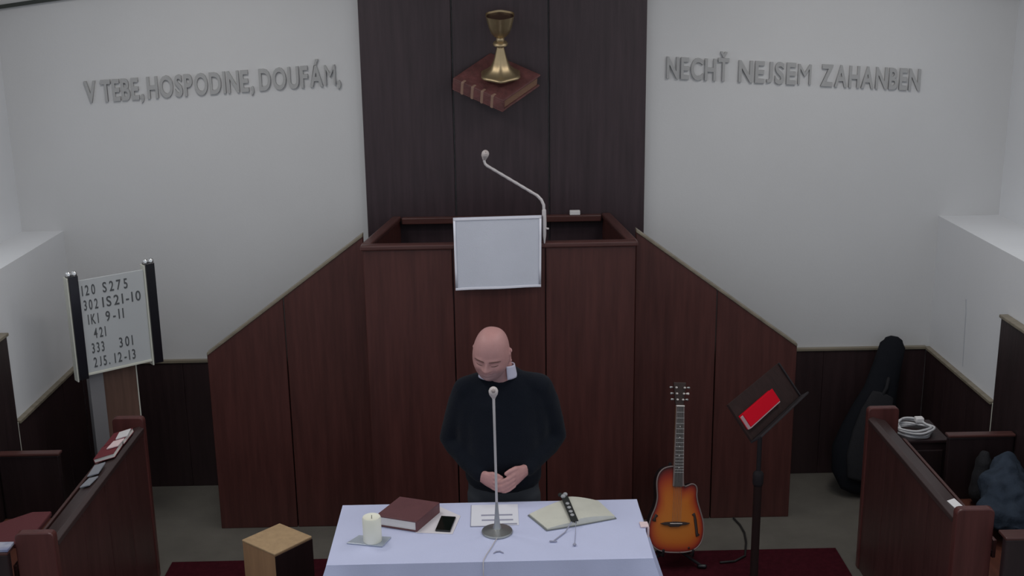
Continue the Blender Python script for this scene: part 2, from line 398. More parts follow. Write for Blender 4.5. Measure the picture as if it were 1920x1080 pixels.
quad_box(FX1, FY + .042, BX1, BY, .04, 0, ZP - .03, 1).build('side_board', 'mahogany', pu, bevel=.003)
G().box(FX0 - .008, FX1 + .008, FY - .012, FY + .05, ZP - .03, ZP).build('rail', 'mahogany_x', pu, bevel=.008)
quad_box(FX0 - .008, FY + .05, BX0 - .008, BY, .056, ZP - .03, ZP, -1).build('rail', 'mahogany_y', pu, bevel=.008)
quad_box(FX1 + .008, FY + .05, BX1 + .008, BY, .056, ZP - .03, ZP, 1).build('rail', 'mahogany_y', pu, bevel=.008)
G().box(BX0 + .05, BX1 - .05, BY - .045, BY, ZP - .045, ZP - .005).build('rail', 'mahogany_x', pu, bevel=.006)
G().box(BX0 + .03, BX1 - .03, FY + .045, BY, .72, .76).build('pulpit_floor', 'stall_dark', pu)
# reading desk on the rail
rd = thing('reading_desk', 'small sloping wooden reading desk on the pulpit rail, behind the white cloth', 'reading desk', (.025, 6.27, ZP))
G().prism([(6.205, 1.885), (6.215, 1.90), (6.60, 1.79), (6.595, 1.772)], -.205, .250, 'x').build('desk_board', 'mahogany_x', rd, bevel=.003)
for x in (-.15, .17): G().box(x, x + .03, 6.21, 6.245, ZP, 1.885).build('desk_support', 'mahogany', rd)
# cloth draped over the desk
def cloth_patch(name, mname, fn, nu, nv, parent=None, thick=.003):
    g = G(); vs = [fn(i / nu, j / nv) for j in range(nv + 1) for i in range(nu + 1)]
    fs = [(j * (nu + 1) + i, j * (nu + 1) + i + 1, (j + 1) * (nu + 1) + i + 1, (j + 1) * (nu + 1) + i) for j in range(nv) for i in range(nu)]
    g.add(vs, fs); o = g.build(name, mname, parent, smooth=True)
    s = o.modifiers.new('solid', 'SOLIDIFY'); s.thickness = thick; s.offset = 0
    return o
pcx = thing('pulpit_cloth', 'white square cloth with a pale hem hanging over the pulpit front', 'cloth', (.025, 6.17, 1.5))
PY = 6.172
def pc_front(u, v):
    x = (-.214 + .004 * v) + u * (.475 - .010 * v); zt = 1.905 + .006 * u; zb = 1.508 + .012 * u
    return (x, PY + .008 * (1 - v) - .006 * v + .004 * math.sin(u * 9) * v, zt + (zb - zt) * v)
cloth_patch('cloth_front', 'pulpit_cloth', pc_front, 24, 20, pcx)
cloth_patch('cloth_top', 'pulpit_cloth', lambda u, v: (-.214 + u * .475, 6.180 + .36 * v, 1.907 + .006 * u - .102 * v), 12, 10, pcx)
def hem_band(u0, u1, v0, v1):
    cloth_patch('hem', 'hem', lambda u, v: tuple(a - b for a, b in zip(pc_front(u0 + (u1 - u0) * u, v0 + (v1 - v0) * v), (0, .0035, 0))), 16, 4, pcx, .002)
hem_band(0, 1, 0, .035); hem_band(0, 1, .965, 1); hem_band(0, .025, .035, .965); hem_band(.975, 1, .035, .965)

# gooseneck microphone on the pulpit
gm = thing('gooseneck_microphone', 'bent pale grey gooseneck microphone clamped to the pulpit rail beside the white cloth', 'microphone', (0.2760, 6.19, 1.8))
auto(G().tube([(0.2760, 6.185, 1.76), (0.2760, 6.19, 1.80), (0.2760, 6.195, 1.86), (0.2755, 6.2, 1.935)], [.004, .010, .0125, .0115], 14).build('sleeve', 'mic_grey', gm))
G().tube([(0.2760, 6.195, 1.84), (0.2960, 6.185, 1.838)], [.005, .006], 10).build('clamp_screw', 'mic_grey', gm, smooth=True)
arm = [(0.2750, 6.2, 1.93), (0.2740, 6.205, 1.965), (.262, 6.21, 1.992), (.240, 6.215, 2.015)]
arm += [(.240 - .265 * k / 14, 6.215 + .03 * k / 14, 2.015 + .160 * k / 14) for k in range(1, 15)]
arm += [(-.036, 6.248, 2.185), (-.041, 6.25, 2.20), (-.041, 6.25, 2.222)]
G().tube(arm, [.0085] * 4 + [.0075 + .0012 * (k % 2) for k in range(14)] + [.0075] * 3, 12).build('gooseneck', 'mic_grey', gm, smooth=True)
auto(G().tube([(-.040, 6.25, 2.215), (-.037, 6.24, 2.232), (-.034, 6.22, 2.245)], [.012, .019, .020], 16).build('capsule', 'mic_white', gm))
G().tube([(-.0338, 6.2185, 2.246), (-.0327, 6.2105, 2.251)], [.011, .009], 14).build('grille', 'mic_core', gm, smooth=True)
wbx = G().box(.464, .527, BY - .042, BY - .008, ZP - .005, ZP + .022).build('switch_box', 'white_plastic', bevel=.004)
tag(wbx, 'tiny white plastic box on the back rail of the pulpit', 'box')

# ------------------------------------------------------------------ pulpit stairs, left and right
def stair(x_in, z_in, x_out, z_out, seam, label):
    YS = 6.41; t = thing('pulpit_stairs', label, 'stairs', ((x_in + x_out) / 2, YS + .3, 0), 'stairs flanking the pulpit')
    zf = lambda x: z_in + (z_out - z_in) * (x - x_in) / (x_out - x_in)
    s = 1 if x_out > x_in else -1
    for (a, b) in ((x_in, seam - s * .003), (seam + s * .003, x_out)):
        G().prism([(a, 0), (b, 0), (b, zf(b) - .012), (a, zf(a) - .012)], YS, YS + .04, 'y').build('side_board', 'mahogany', t, bevel=.004)
    G().prism([(x_in, zf(x_in) - .014), (x_out, zf(x_out) - .014), (x_out, zf(x_out) + .006), (x_in, zf(x_in) + .006)], YS - .006, YS + .046, 'y').build('sloping_rail', 'cap', t, bevel=.004)
    for k in range(4):
        xa = x_in + s * (.02 + k * .225); h = .62 - k * .15
        G().box(min(xa, xa + s * .225), max(xa, xa + s * .225), YS + .042, YB - .035, 0, h).build('step', 'stall_dark', t)
stair(-.728, 1.775, -1.648, 1.095, -1.193, 'sloping dark wooden side of the stairs left of the pulpit')
stair(.800, 1.775, 1.739, 1.083, 1.267, 'sloping dark wooden side of the stairs right of the pulpit')

# ------------------------------------------------------------------ choir stalls
def stall(s, xi, ya, yb, side):
    """s = +1 right, -1 left; xi aisle face of the desk; ya near end, yb far end"""
    ZE, ZD = .935, .885; X = lambda a, b: (min(xi + s * a, xi + s * b), max(xi + s * a, xi + s * b))
    d = thing('choir_desk', 'dark wooden choir stall desk with book ledge on the %s side of the carpet' % side, 'desk', (xi + s * .08, (ya + yb) / 2, 0), 'choir stall desks')
    nb = 4; st = (yb - ya - .08) / nb
    for i in range(nb): G().box(*X(.006, .028), ya + .04 + i * st + .002, ya + .04 + (i + 1) * st - .002, .0, ZD - .012).build('front_board', 'stall', d, bevel=.003)
    G().prism([(xi, ZD - .006), (xi + s * .022, ZD + .004), (xi + s * .092, ZD - .017), (xi + s * .092, ZD - .036), (xi, ZD - .03)], ya + .045, yb - .045, 'y').build('book_ledge', 'ledge', d, bevel=.003)
    G().box(*X(.03, .19), ya + .045, yb - .045, .70, .716).build('lower_shelf', 'stall_dark', d)
    G().box(*X(.19, .206), ya + .045, yb - .045, .68, .765).build('shelf_lip', 'mahogany_y', d, bevel=.003)
    for y in (ya, yb - .042):
        r = .022
        pts = [(xi, 0), (xi + s * .165, 0), (xi + s * .165, ZE - r)] + [(xi + s * (.165 - r + r * math.cos(a)), ZE - r + r * math.sin(a)) for a in (math.radians(q) for q in (30, 60, 90))] + [(xi + s * (r + r * math.cos(a)), ZE - r + r * math.sin(a)) for a in (math.radians(q) for q in (90, 120, 150, 180))]
        G().prism(pts, y, y + .042, 'y').build('end_panel', 'stall_end', d, bevel=.005)
    # bench with tall back
    xw = XR if s > 0 else XL
    b = thing('choir_bench', 'dark wooden choir bench with tall panelled back along the %s wall' % side, 'bench', (xw - s * .3, (ya + yb) / 2, 0), 'choir stall benches')
    y1 = 5.70; y0 = 4.46
    x_seat = xi + s * .30
    G().box(min(x_seat, xw - s * .045), max(x_seat, xw - s * .045), y0 + .04, y1 - .04, .43, .455).build('seat', 'seat', b, bevel=.006)
    G().box(min(x_seat + s * .03, x_seat + s * .05), max(x_seat + s * .03, x_seat + s * .05), y0 + .04, y1 - .04, 0, .43).build('seat_front', 'stall_dark', b)
    nb = 4; st = (5.975 - y0) / nb
    for i in range(nb): G().box(min(xw - s * .002, xw - s * .04), max(xw - s * .002, xw - s * .04), y0 + i * st + .002, y0 + (i + 1) * st - .002, 0, 1.355).build('back_board', 'stall_dark', b, bevel=.003)
    G().box(min(xw - s * .002, xw - s * .05), max(xw - s * .002, xw - s * .05), y0, 5.98, 1.355, 1.372).build('back_cap', 'cap', b, bevel=.003)
    xa = xi + s * .40
    G().box(min(xa, xw - s * .045), max(xa, xw - s * .045), y1 - .035, y1, 0, .80).build('end_panel', 'stall_dark', b, bevel=.008)
    G().box(min(xa - s * .006, xw - s * .045), max(xa - s * .006, xw - s * .045), y1 - .045, y1 + .008, .80, .815).build('arm_cap', 'mahogany_x', b, bevel=.005)
    zn = .85 if s > 0 else .88
    G().box(min(xi + s * .18, xw - s * .045), max(xi + s * .18, xw - s * .045), y0, y0 + .035, 0, zn - .015).build('end_panel', 'stall_dark', b, bevel=.006)
    G().box(min(xi + s * .175, xw - s * .045), max(xi + s * .175, xw - s * .045), y0 - .01, y0 + .07, zn - .015, zn).build('arm_cap', 'mahogany_x', b, bevel=.005)
stall(1, 1.957, 4.55, 5.80, 'right')
stall(-1, -1.862, 4.51, 5.87, 'left')

# things on the left stall
ZL = .872
def small_book(name, mname, x, y, z, sx, sy, sz, rz, tilt, label, cat, pages='pages', group=None, label_=None):
    t = thing(name, label, cat, (x, y, z), group); M = Matrix.Translation((x, y, z)) @ Matrix.Rotation(rz, 4, 'Z') @ Matrix.Rotation(tilt, 4, 'Y')
    g = G(); g.box(-sx / 2, sx / 2, -sy / 2, sy / 2, 0, sz * .12, M); g.box(-sx / 2, sx / 2, -sy / 2, sy / 2, sz * .88, sz, M); g.box(-sx / 2, -sx / 2 + sz * .12, -sy / 2, sy / 2, sz * .12, sz * .88, M)
    g.build('cover', mname, t, bevel=.001)
    G().box(-sx / 2 + sz * .12, sx / 2 - .003, -sy / 2 + .003, sy / 2 - .003, sz * .12, sz * .88, M).build('pages', pages, t)
    return t
tl = math.radians(-16)
small_book('hymnal', 'red_book', -1.932, 5.645, .884, .105, .17, .022, 0, tl, 'dark red hymnal under a pale slip at the far end of the left ledge', 'book')
small_book('hymnal', 'red_book', -1.932, 5.470, .884, .105, .16, .022, .04, tl, 'dark red hymnal under a pink slip on the left ledge', 'book')
def slip(x, y, z, sx, sy, rz, mname, label, cat='paper slip'):
    M = Matrix.Translation((x, y, z)) @ Matrix.Rotation(rz, 4, 'Z') @ Matrix.Rotation(tl, 4, 'Y')
    o = G().box(-sx / 2, sx / 2, -sy / 2, sy / 2, 0, .006, M).build('paper_slip', mname, bevel=.001); tag(o, label, cat, 'paper slips on the stall ledges'); return o
slip(-1.912, 5.650, .9135, .062, .095, .1, 'white_plastic', 'cream-white slip lying on the farthest red hymnal of the left stall')
slip(-1.912, 5.520, .9145, .060, .095, -.05, 'pink_slip', 'pale pink slip lying on the nearer red hymnal of the left stall')
slip(-1.930, 5.270, .886, .055, .13, .05, 'grey_slip', 'bluish grey slip on the left ledge nearer than the hymnals')
slip(-1.920, 5.130, .884, .050, .10, -.10, 'grey_slip', 'dull grey slip on the left ledge, the nearest to the red folder')
cf = G().prism([(-2.26, 4.56), (-2.005, 4.56), (-2.003, 4.80), (-2.005, 4.87), (-2.09, 4.868), (-2.20, 4.76)], .842, .866, 'z').build('red_folder', 'red_cushion', bevel=.006)
cf.location.z = .0
tag(cf, 'flat dark red folder lying behind the near end of the left stall', 'folder')
bk = G().box(-2.22, -2.035, 4.452, 4.525, .881, .893).build('booklet', 'blue_book', bevel=.002)
tag(bk, 'shiny blue and white booklet lying on the near arm of the left bench', 'booklet')
slip(2.012, 4.675, .8875, .035, .13, .10, 'white_plastic', 'narrow white slip on the near end of the right ledge')

# small dark cabinet with white cable coil
cab = thing('side_cabinet', 'low dark wooden cabinet behind the far end of the right stall', 'cabinet', (2.28, 5.97, 0))
G().box(2.14, 2.42, 5.84, 6.12, 0, .70).build('body', 'stall_dark', cab, bevel=.004)
G().box(2.13, 2.43, 5.83, 6.13, .70, .718).build('top', 'wainscot', cab, bevel=.004)
G().box(2.16, 2.40, 5.828, 5.84, .05, .66).build('door', 'stall_dark', cab, bevel=.003)
coil = thing('cable_coil', 'loose coil of white cable on the dark cabinet by the right stall', 'cable', (2.27, 5.93, .72))
for k in range(5):
    rr = .095 - .006 * (k % 3); pts = []
    for i in range(29):
        a = 2 * math.pi * i / 28 + k * .5
        pts.append((2.268 + (rr + .012 * math.sin(3 * a + k)) * 1.0 * math.cos(a) + .006 * (k % 2), 5.935 + (rr * 1.02 + .010 * math.cos(2 * a + k)) * math.sin(a), .728 + .0095 * k + .004 * math.sin(2 * a + k)))
    G().tube(pts, .0065, 8, cap=False).build('cable_loop', 'cable_white', coil, smooth=True)
auto(G().box(2.30, 2.345, 5.98, 6.02, .755, .785).build('plug', 'white_plastic', coil, bevel=.006))

# coat and bag on the right bench
def cloth_heap(name, mname, path, rads, label, cat, seed, amp, side=(0, 1, 0), vox=.012):
    g = G(); g.tube(path, rads, 20, side)
    o = g.build(name, mname, smooth=True)
    r = o.modifiers.new('r', 'REMESH'); r.mode = 'VOXEL'; r.voxel_size = vox; r.use_smooth_shade = True
    tx = bpy.data.textures.new(name + '_folds', 'CLOUDS'); tx.noise_scale = .10; tx.noise_depth = 2
    dm = o.modifiers.new('d', 'DISPLACE'); dm.texture = tx; dm.strength = amp; dm.mid_level = .55; dm.texture_coords = 'LOCAL'
    sm = o.modifiers.new('s', 'SMOOTH'); sm.factor = .5; sm.iterations = 2
    tag(o, label, cat); return o
cloth_heap('jacket', 'denim', [(2.47, 5.14, .575), (2.50, 5.26, .62), (2.535, 5.36, .66), (2.565, 5.44, .68)], [(.15, .075), (.135, .13), (.115, .15), (.08, .11)], 'crumpled slate blue jacket lying on the right bench', 'jacket', 1, .09, side=(1, 0, 0))
hb = cloth_heap('shoulder_bag', 'bag_black', [(2.50, 5.575, .53), (2.51, 5.58, .62), (2.52, 5.585, .70), (2.52, 5.59, .73)], [(.065, .055), (.07, .055), (.055, .04), (.03, .02)], 'small black cloth bag against the far end of the right bench', 'bag', 2, .03)

# ------------------------------------------------------------------ hymn board
hb = thing('hymn_board', 'white hymn number board between two black posts beside the left stall', 'hymn board', (-2.10, 6.28, 0))
PL, PR = Vector((-2.272, 6.15, 0)), Vector((-1.937, 6.42, 0)); dx = (PR - PL); wlen = dx.length; dx.normalize(); nrm = Vector((dx.y, -dx.x, 0))
def hp(a, o, z): return PL + dx * a + nrm * o + Vector((0, 0, z))
def hbox(name, m, a0, a1, o0, o1, z0, z1, parent=hb, bevel=.002):
    vs = [hp(a, o, z) for z in (z0, z1) for o in (o0, o1) for a in (a0, a1)]
    return G().add(vs, [(0, 2, 3, 1), (4, 5, 7, 6), (0, 1, 5, 4), (2, 6, 7, 3), (0, 4, 6, 2), (1, 3, 7, 5)]).build(name, m, parent, bevel=bevel)
for a in (0, wlen):
    hbox('post', 'black_rail', a - .026, a + .026, -.02, .03, 1.05, 1.635)
    hbox('edge_sheen', 'board_edge', a - .034, a - .026, -.03, .022, 1.04, 1.625)  # pale strip stands in for the reflection down each post's side
    for q in (-.016, .016):
        auto(G().lathe([(.012, 0), (.0155, .004), (.0155, .016), (.011, .024), (.004, .027)], 18, Matrix.Translation(hp(a + q, .008, 1.633))).build('chrome_cap', 'chrome', hb))
hbox('board', 'board', .026, wlen - .034, -.004, .008, 1.075, 1.60)
hbox('bottom_rail', 'board_edge', .026, wlen - .034, -.008, .014, 1.062, 1.075)
hbox('stand_post', 'grey_metal', .045, .125, -.075, -.03, 0, 1.08)
hbox('lower_panel', 'brown_board', .125, .318, -.060, -.045, .35, 1.08)
hbox('panel_edge', 'board_edge', .318, .325, -.062, -.043, .35, 1.08)
hbox('foot', 'grey_metal', .03, .20, -.14, -.02, 0, .02)
rows = [('120', .045, .118, 0), ('S275', .160, .300, 0), ('302', .048, .125, 1), ('1S21-10', .150, .368, 1), ('1K1', .062, .120, 2), ('9-11', .160, .262, 2), ('421', .085, .152, 3), ('333', .066, .135, 4), ('301', .220, .298, 4), ('2J5.', .068, .158, 5), ('12-13', .185, .305, 5)]
sag = .0
for (wd, a, b, rw) in rows:
    z = 1.513 - rw * .0825
    lettering(wd, hb, 'numeral', 'ink', hp(a, .008, z), dx, EZ, nrm, .055, b - a, .002, gap=.30 if len(wd) < 6 else .24, bold=.010)

# ------------------------------------------------------------------ gig bag in the right corner
gb = thing('gig_bag', 'black padded guitar bag leaning in the corner behind the right stall', 'guitar bag', (2.28, 6.72, 0))
P = [(2.24, 6.66, .07), (2.25, 6.68, .15), (2.27, 6.72, .28), (2.30, 6.76, .40), (2.345, 6.80, .52), (2.39, 6.84, .63), (2.44, 6.89, .78), (2.475, 6.92, .90), (2.48, 6.925, .925)]
R = [(.13, .05), (.185, .065), (.20, .075), (.165, .07), (.135, .065), (.105, .06), (.088, .055), (.08, .05), (.06, .035)]
auto(G().tube(P, R, 22, side=(1, 0, 0)).build('body', 'gig', gb), 60)
G().tube([(x - .01, y - .075 - .004, z) for (x, y, z) in P[1:6]], [(.10, .02), (.12, .025), (.11, .025), (.10, .02), (.07, .015)], 14, side=(1, 0, 0)).build('pocket', 'bag_black', gb, smooth=True)
G().tube([(2.38, 6.79, .58), (2.37, 6.755, .62), (2.40, 6.76, .68), (2.425, 6.81, .72)], .010, 8).build('handle', 'bag_black', gb, smooth=True)

# ------------------------------------------------------------------ guitar on its stand
gu = thing('acoustic_guitar', 'sunburst acoustic guitar with a cutaway on a stand behind the table', 'guitar', (.96, 5.80, .1))
GO = Vector((.952, 5.800, .110)); GT = Vector((1.000, 6.085, .985)); ga = (GT - GO).normalized()
gn = Vector((.16, -1, 0)); gn = (gn - ga * gn.dot(ga)).normalized(); gr = ga.cross(gn) * 1
if gr.x < 0: gr = -gr
GLEN = (GT - GO).length; sc = GLEN / .93
def gp(u, w_, d=0): return GO + gr * (u * sc) + ga * (w_ * sc) + gn * d
out = [(0, 0), (.06, .002), (.108, .015), (.143, .050), (.158, .105), (.154, .165), (.135, .225), (.117, .275), (.110, .315), (.113, .345), (.104, .368), (.082, .376), (.060, .366), (.038, .358), (.030, .380), (.030, .462), (-.005, .470), (-.050, .468), (-.088, .455), (-.113, .425), (-.122, .385), (-.118, .335), (-.114, .295), (-.124, .245), (-.145, .200), (-.160, .150), (-.162, .095), (-.145, .045), (-.108, .014), (-.06, .002)]
def smooth_poly(p, it=2):
    for _ in range(it):
        q = []
        for i in range(len(p)):
            a, b = p[i], p[(i + 1) % len(p)]
            q += [(a[0] * .75 + b[0] * .25, a[1] * .75 + b[1] * .25), (a[0] * .25 + b[0] * .75, a[1] * .25 + b[1] * .75)]
        p = q
    return p
so = smooth_poly(out); ns = len(so); cx, cy = -.005, .185
# top with sunburst by distance from the rim, stored as a colour attribute of the finish
g = G(); levels = [1.0, .97, .93, .87, .80, .7, .55, .35, .15]
vs = []; tcol = []
def burst(q):
    st = [(0, (.012, .003, .002)), (.03, (.09, .006, .004)), (.12, (.30, .022, .008)), (.30, (.46, .075, .009)), (.60, (.56, .145, .012)), (1, (.60, .18, .018))]
    for (a, c), (b, d) in zip(st, st[1:]):
        if q <= b: k = (q - a) / (b - a); return tuple(x + (y - x) * k for x, y in zip(c, d))
    return st[-1][1]
for L in levels:
    for (u, v_) in so:
        vs.append(gp(cx + (u - cx) * L, cy + (v_ - cy) * L, .046 + .004 * (1 - L ** 2))); tcol.append(burst(min(1, (1 - L) * 1.9) * (1 - .62 * max(0, min(1, ((cy + (v_ - cy) * L) - .20) / .22)))))
fs = [(i * ns + k, i * ns + (k + 1) % ns, (i + 1) * ns + (k + 1) % ns, (i + 1) * ns + k) for i in range(len(levels) - 1) for k in range(ns)]
fs.append(tuple((len(levels) - 1) * ns + k for k in range(ns)))
g.add(vs, fs); mb = bpy.data.materials.new('sunburst_finish'); mb.use_nodes = True
b_ = mb.node_tree.nodes['Principled BSDF']; at_ = mb.node_tree.nodes.new('ShaderNodeAttribute'); at_.attribute_name = 'burst'
mb.node_tree.links.new(at_.outputs['Color'], b_.inputs['Base Color']); b_.inputs['Roughness'].default_value = .4; b_.inputs['Specular IOR Level'].default_value = .3
top = g.build('soundboard', mb, gu, smooth=True)
ca = top.data.color_attributes.new('burst', 'FLOAT_COLOR', 'POINT')
for i, c in enumerate(tcol): ca.data[i].color = (*c, 1)
g = G(); vs = []
for (L, d) in ((1.0, .045), (1.0, -.01), (.93, -.04), (.70, -.062), (.2, -.068)):
    vs += [gp(cx + (u - cx) * L, cy + (v_ - cy) * L, d) for (u, v_) in so]
g.add(vs, [(i * ns + k, i * ns + (k + 1) % ns, (i + 1) * ns + (k + 1) % ns, (i + 1) * ns + k) for i in range(4) for k in range(ns)] + [tuple(4 * ns + k for k in range(ns))])
g.build('bowl_back', 'guitar_side', gu, smooth=True)
rim = [gp(u, v_, .045) for (u, v_) in so]; G().tube(rim + [rim[0]], .0042, 6, cap=False).build('binding', 'binding', gu, smooth=True)
def gbox(name, m, u0, u1, w0, w1, d0, d1, u0b=None, u1b=None, bevel=.0015, parent=None):
    u0b = u0 if u0b is None else u0b; u1b = u1 if u1b is None else u1b
    vs = [gp(u0, w0, d0), gp(u1, w0, d0), gp(u1b, w1, d0), gp(u0b, w1, d0), gp(u0, w0, d1), gp(u1, w0, d1), gp(u1b, w1, d1), gp(u0b, w1, d1)]
    return G().add(vs, [(0, 3, 2, 1), (4, 5, 6, 7), (0, 1, 5, 4), (1, 2, 6, 5), (2, 3, 7, 6), (3, 0, 4, 7)]).build(name, m, gu if parent is None else parent, bevel=bevel)
gbox('neck', 'neck', -.024, .024, .42, .80, .020, .050, -.019, .019, .004)
fb = gbox('fingerboard', 'fret_wood', -.028, .026, .360, .800, .050, .058, -.021, .021)
for s in (-1, 1): gbox('fingerboard_edge', 'binding', s * .0275 - .003 - .001, s * .0275 + .002, .362, .800, .049, .0585, s * .021 - .0025, s * .021 + .0015, 0, fb)
w_ = 0.0; scale_l = .44
for k in range(1, 17):
    y = .80 - .60 * (1 - 2 ** (-k / 12.0))
    if y < .375: break
    hw = .021 + (.027 - .021) * (.80 - y) / .44
    gbox('fret', 'fret', -hw, hw, y - .0018, y + .0018, .058, .0605, bevel=0, parent=fb)
for y in (.70, .64, .59, .54, .475): auto(G().sphere(gp(0, y - .012, .0585), .004, 10, 6).build('fret_dot', 'pearl', fb))
gbox('nut', 'pearl', -.023, .023, .797, .805, .045, .062)
gbox('headstock', 'bridge', -.024, .024, .805, .93, .030, .045, -.038, .036, .004)
for s in (-1, 1):
    for k in range(3):
        y = .835 + k * .033; x0 = s * (.016 + .004 * k)
        pg = G().tube([gp(x0, y, .045), gp(x0, y, .056)], .0055, 10).build('tuning_post', 'pearl', gu, smooth=True)
        G().tube([gp(x0 + s * .018, y, .038), gp(x0 + s * .030, y, .038)], [(.004, .006), (.008, .006)], 8).build('tuning_knob', 'pearl' if s > 0 and k == 1 else 'steel', pg, smooth=True)
g = G(); g.prism([(-.085, .155), (-.06, .146), (-.045, .146), (-.030, .138), (.02, .138), (.035, .146), (.06, .148), (.085, .158), (.06, .163), (0, .166), (-.06, .162)], .046, .060, 'z')
g.v = [tuple(gp(p[0] - .012, p[1] + .004, p[2])) for p in g.v]; g.build('bridge', 'bridge', gu, bevel=.002)
gbox('saddle', 'pearl', -.045, .025, .158, .162, .058, .066)
for (pts) in ([(.092, .212), (.100, .200), (.104, .18), (.108, .155), (.112, .13), (.115, .105), (.122, .092)], [(-.118, .205), (-.128, .190), (-.132, .172)]):
    G().tube([gp(u, v_, .0505) for (u, v_) in pts], [(.010, .002), (.006, .002)] + [(.008, .002)] * (len(pts) - 3) + [(.012, .002)], 8, side=gr).build('leaf_inlay', 'bridge', gu, smooth=True)
G().sphere(gp(.072, .026, .047), .006, 10, 6).build('control_knob', 'bridge', gu, smooth=True)
for k in range(6):
    u = (k - 2.5)
    G().tube([gp(u * .0095 - .008, .160, .064), gp(u * .0062, .80, .063)], .0007, 5).build('string', 'fret', gu)
gsd = thing('guitar_stand', 'black tubular guitar stand under the sunburst guitar', 'guitar stand', (1.0, 5.9, 0))
base = gp(0, -.015, -.02)
for (ex_, ey_) in ((.16, -.03), (-.17, -.06), (.02, .28)):
    end = Vector((base.x + ex_, base.y + ey_, .025)) if ey_ < .1 else Vector((base.x + .02, base.y + .30, .026))
    lg = G().tube([base + Vector((0, .06, .02)), end], .0085, 10).build('leg', 'stand_metal', gsd, smooth=True)
    G().tube([end + Vector((-.014, 0, 0)), end + Vector((.016, -.004, 0))], .012, 10).build('rubber_foot', 'black', lg, smooth=True)
G().tube([base + Vector((0, .06, .01)), gp(0, .30, -.088), gp(0, .47, -.09)], .009, 10).build('upright', 'stand_metal', gsd, smooth=True)
for s in (-1, 1): G().tube([base + Vector((0, .06, .0)), gp(s * .085, -.008, -.03), gp(s * .085, -.012, .075), gp(s * .085, .018, .082)], .0075, 10).build('cradle_arm', 'stand_metal', gsd, smooth=True)
cord = G().tube([(1.405, 6.39, .008), (1.425, 6.30, .008), (1.43, 6.20, .008), (1.415, 6.08, .008), (1.392, 5.99, .012), (1.37, 5.90, .02), (1.30, 5.84, .02), (1.22, 5.83, .02)], .006, 8).build('floor_cord', 'cord', smooth=True)
tag(cord, 'thin black cord curving over the floor between guitar and music stand', 'cord')

# ------------------------------------------------------------------ music stand with red book
ms = thing('music_stand', 'dark music stand with tilted desk right of the guitar', 'music stand', (1.262, 5.15, 0))
Ln = Vector((1.133, 4.84, 1.15)); Lf = Vector((1.49, 5.394, 1.15)); LD = (Lf - Ln).normalized(); LL = (Lf - Ln).length
th = math.radians(38); nh = Vector((LD.y, -LD.x, 0)); DD = -nh * math.sin(th) + Vector((0, 0, math.cos(th))); NN = LD.cross(DD).normalized()
if NN.z < 0: NN = -NN
def mp_(l, d, k): return Ln + LD * l + DD * d + NN * k
def mbox(name, m, l0, l1, d0, d1, k0, k1, parent=ms, bevel=.002):
    vs = [mp_(l, d, k) for k in (k0, k1) for d in (d0, d1) for l in (l0, l1)]
    return G().add(vs, [(0, 2, 3, 1), (4, 5, 7, 6), (0, 1, 5, 4), (2, 6, 7, 3), (0, 4, 6, 2), (1, 3, 7, 5)]).build(name, m, parent, bevel=bevel)
mbox('desk', 'stand_wood', 0, LL, 0, .19, -.012, 0)
mbox('lip', 'stand_metal', 0, LL, -.010, 0, -.012, .050)
mbox('side_edge', 'stand_metal', LL - .012, LL, 0, .19, 0, .008)
mbox('back_strut', 'stand_metal', LL / 2 - .03, LL / 2 + .03, .03, .16, -.032, -.012)
PB = mp_(LL / 2, .09, -.03)
G().tube([(PB.x, PB.y, .50), PB], .011, 12).build('inner_tube', 'stand_metal', ms, smooth=True)
auto(G().tube([(PB.x, PB.y, .10), (PB.x, PB.y, .82)], .020, 14, cap=False).build('outer_tube', 'stand_wood', ms))
auto(G().tube([(PB.x, PB.y, .80), (PB.x, PB.y, .84)], .026, 14).build('collar', 'stand_metal', ms))
for k in range(3):
    a = math.radians(100 + 120 * k)
    G().tube([(PB.x, PB.y, .16), (PB.x + .28 * math.cos(a), PB.y + .28 * math.sin(a), .022)], .010, 10).build('leg', 'stand_metal', ms, smooth=True)
rb = thing('songbook', 'bright red songbook lying on the music stand desk', 'book', tuple(mp_(.2, .05, 0)))
mbox('pages', 'red_pages', .022, .405, .046, .112, .001, .020, rb, .002)
mbox('cover', 'red_cover', .018, .400, .052, .120, .020, .026, rb, .003)
mbox('back_cover', 'red_cover', .018, .405, .050, .120, .0003, .0012, rb, 0)

# ------------------------------------------------------------------ cajon
cj = thing('cajon', 'pale wooden box drum with one dark face in front of the left stairs', 'box drum', (-1.097, 5.297, 0))
A0, A1, A2, A3 = Vector((-1.267, 5.29, 0)), Vector((-1.110, 5.465, 0)), Vector((-.924, 5.313, 0)), Vector((-1.077, 5.131, 0))
def cprism(name, m, pts, z0, z1, bevel=.003):
    return G().prism([(p.x, p.y) for p in pts], z0, z1, 'z').build(name, m, cj, bevel=bevel)
cc = (A0 + A1 + A2 + A3) / 4; inn = lambda p, k=.985: cc + (p - cc) * k
cprism('body', 'cajon_side', [inn(p) for p in (A0, A1, A2, A3)], .027, .480)
cprism('top_board', 'cajon', [A0, A1, A2, A3], .480, .492, .004)
fd = (A3 - A0).cross(Vector((0, 0, 1))).normalized(); f2 = (A2 - A3).cross(Vector((0, 0, 1))).normalized()
if f2.y > 0: f2 = -f2
pts = [inn(A3), inn(A2), inn(A2) + f2 * .006, inn(A3) + f2 * .006]
cprism('dark_face', 'cajon_dark', pts, .03, .478, .001)
for p in (A0, A1, A2, A3):
    q = inn(p, .82); G().lathe([(.012, 0), (.014, .016)], 12, Matrix.Translation((q.x, q.y, .012))).build('foot', 'black', cj)

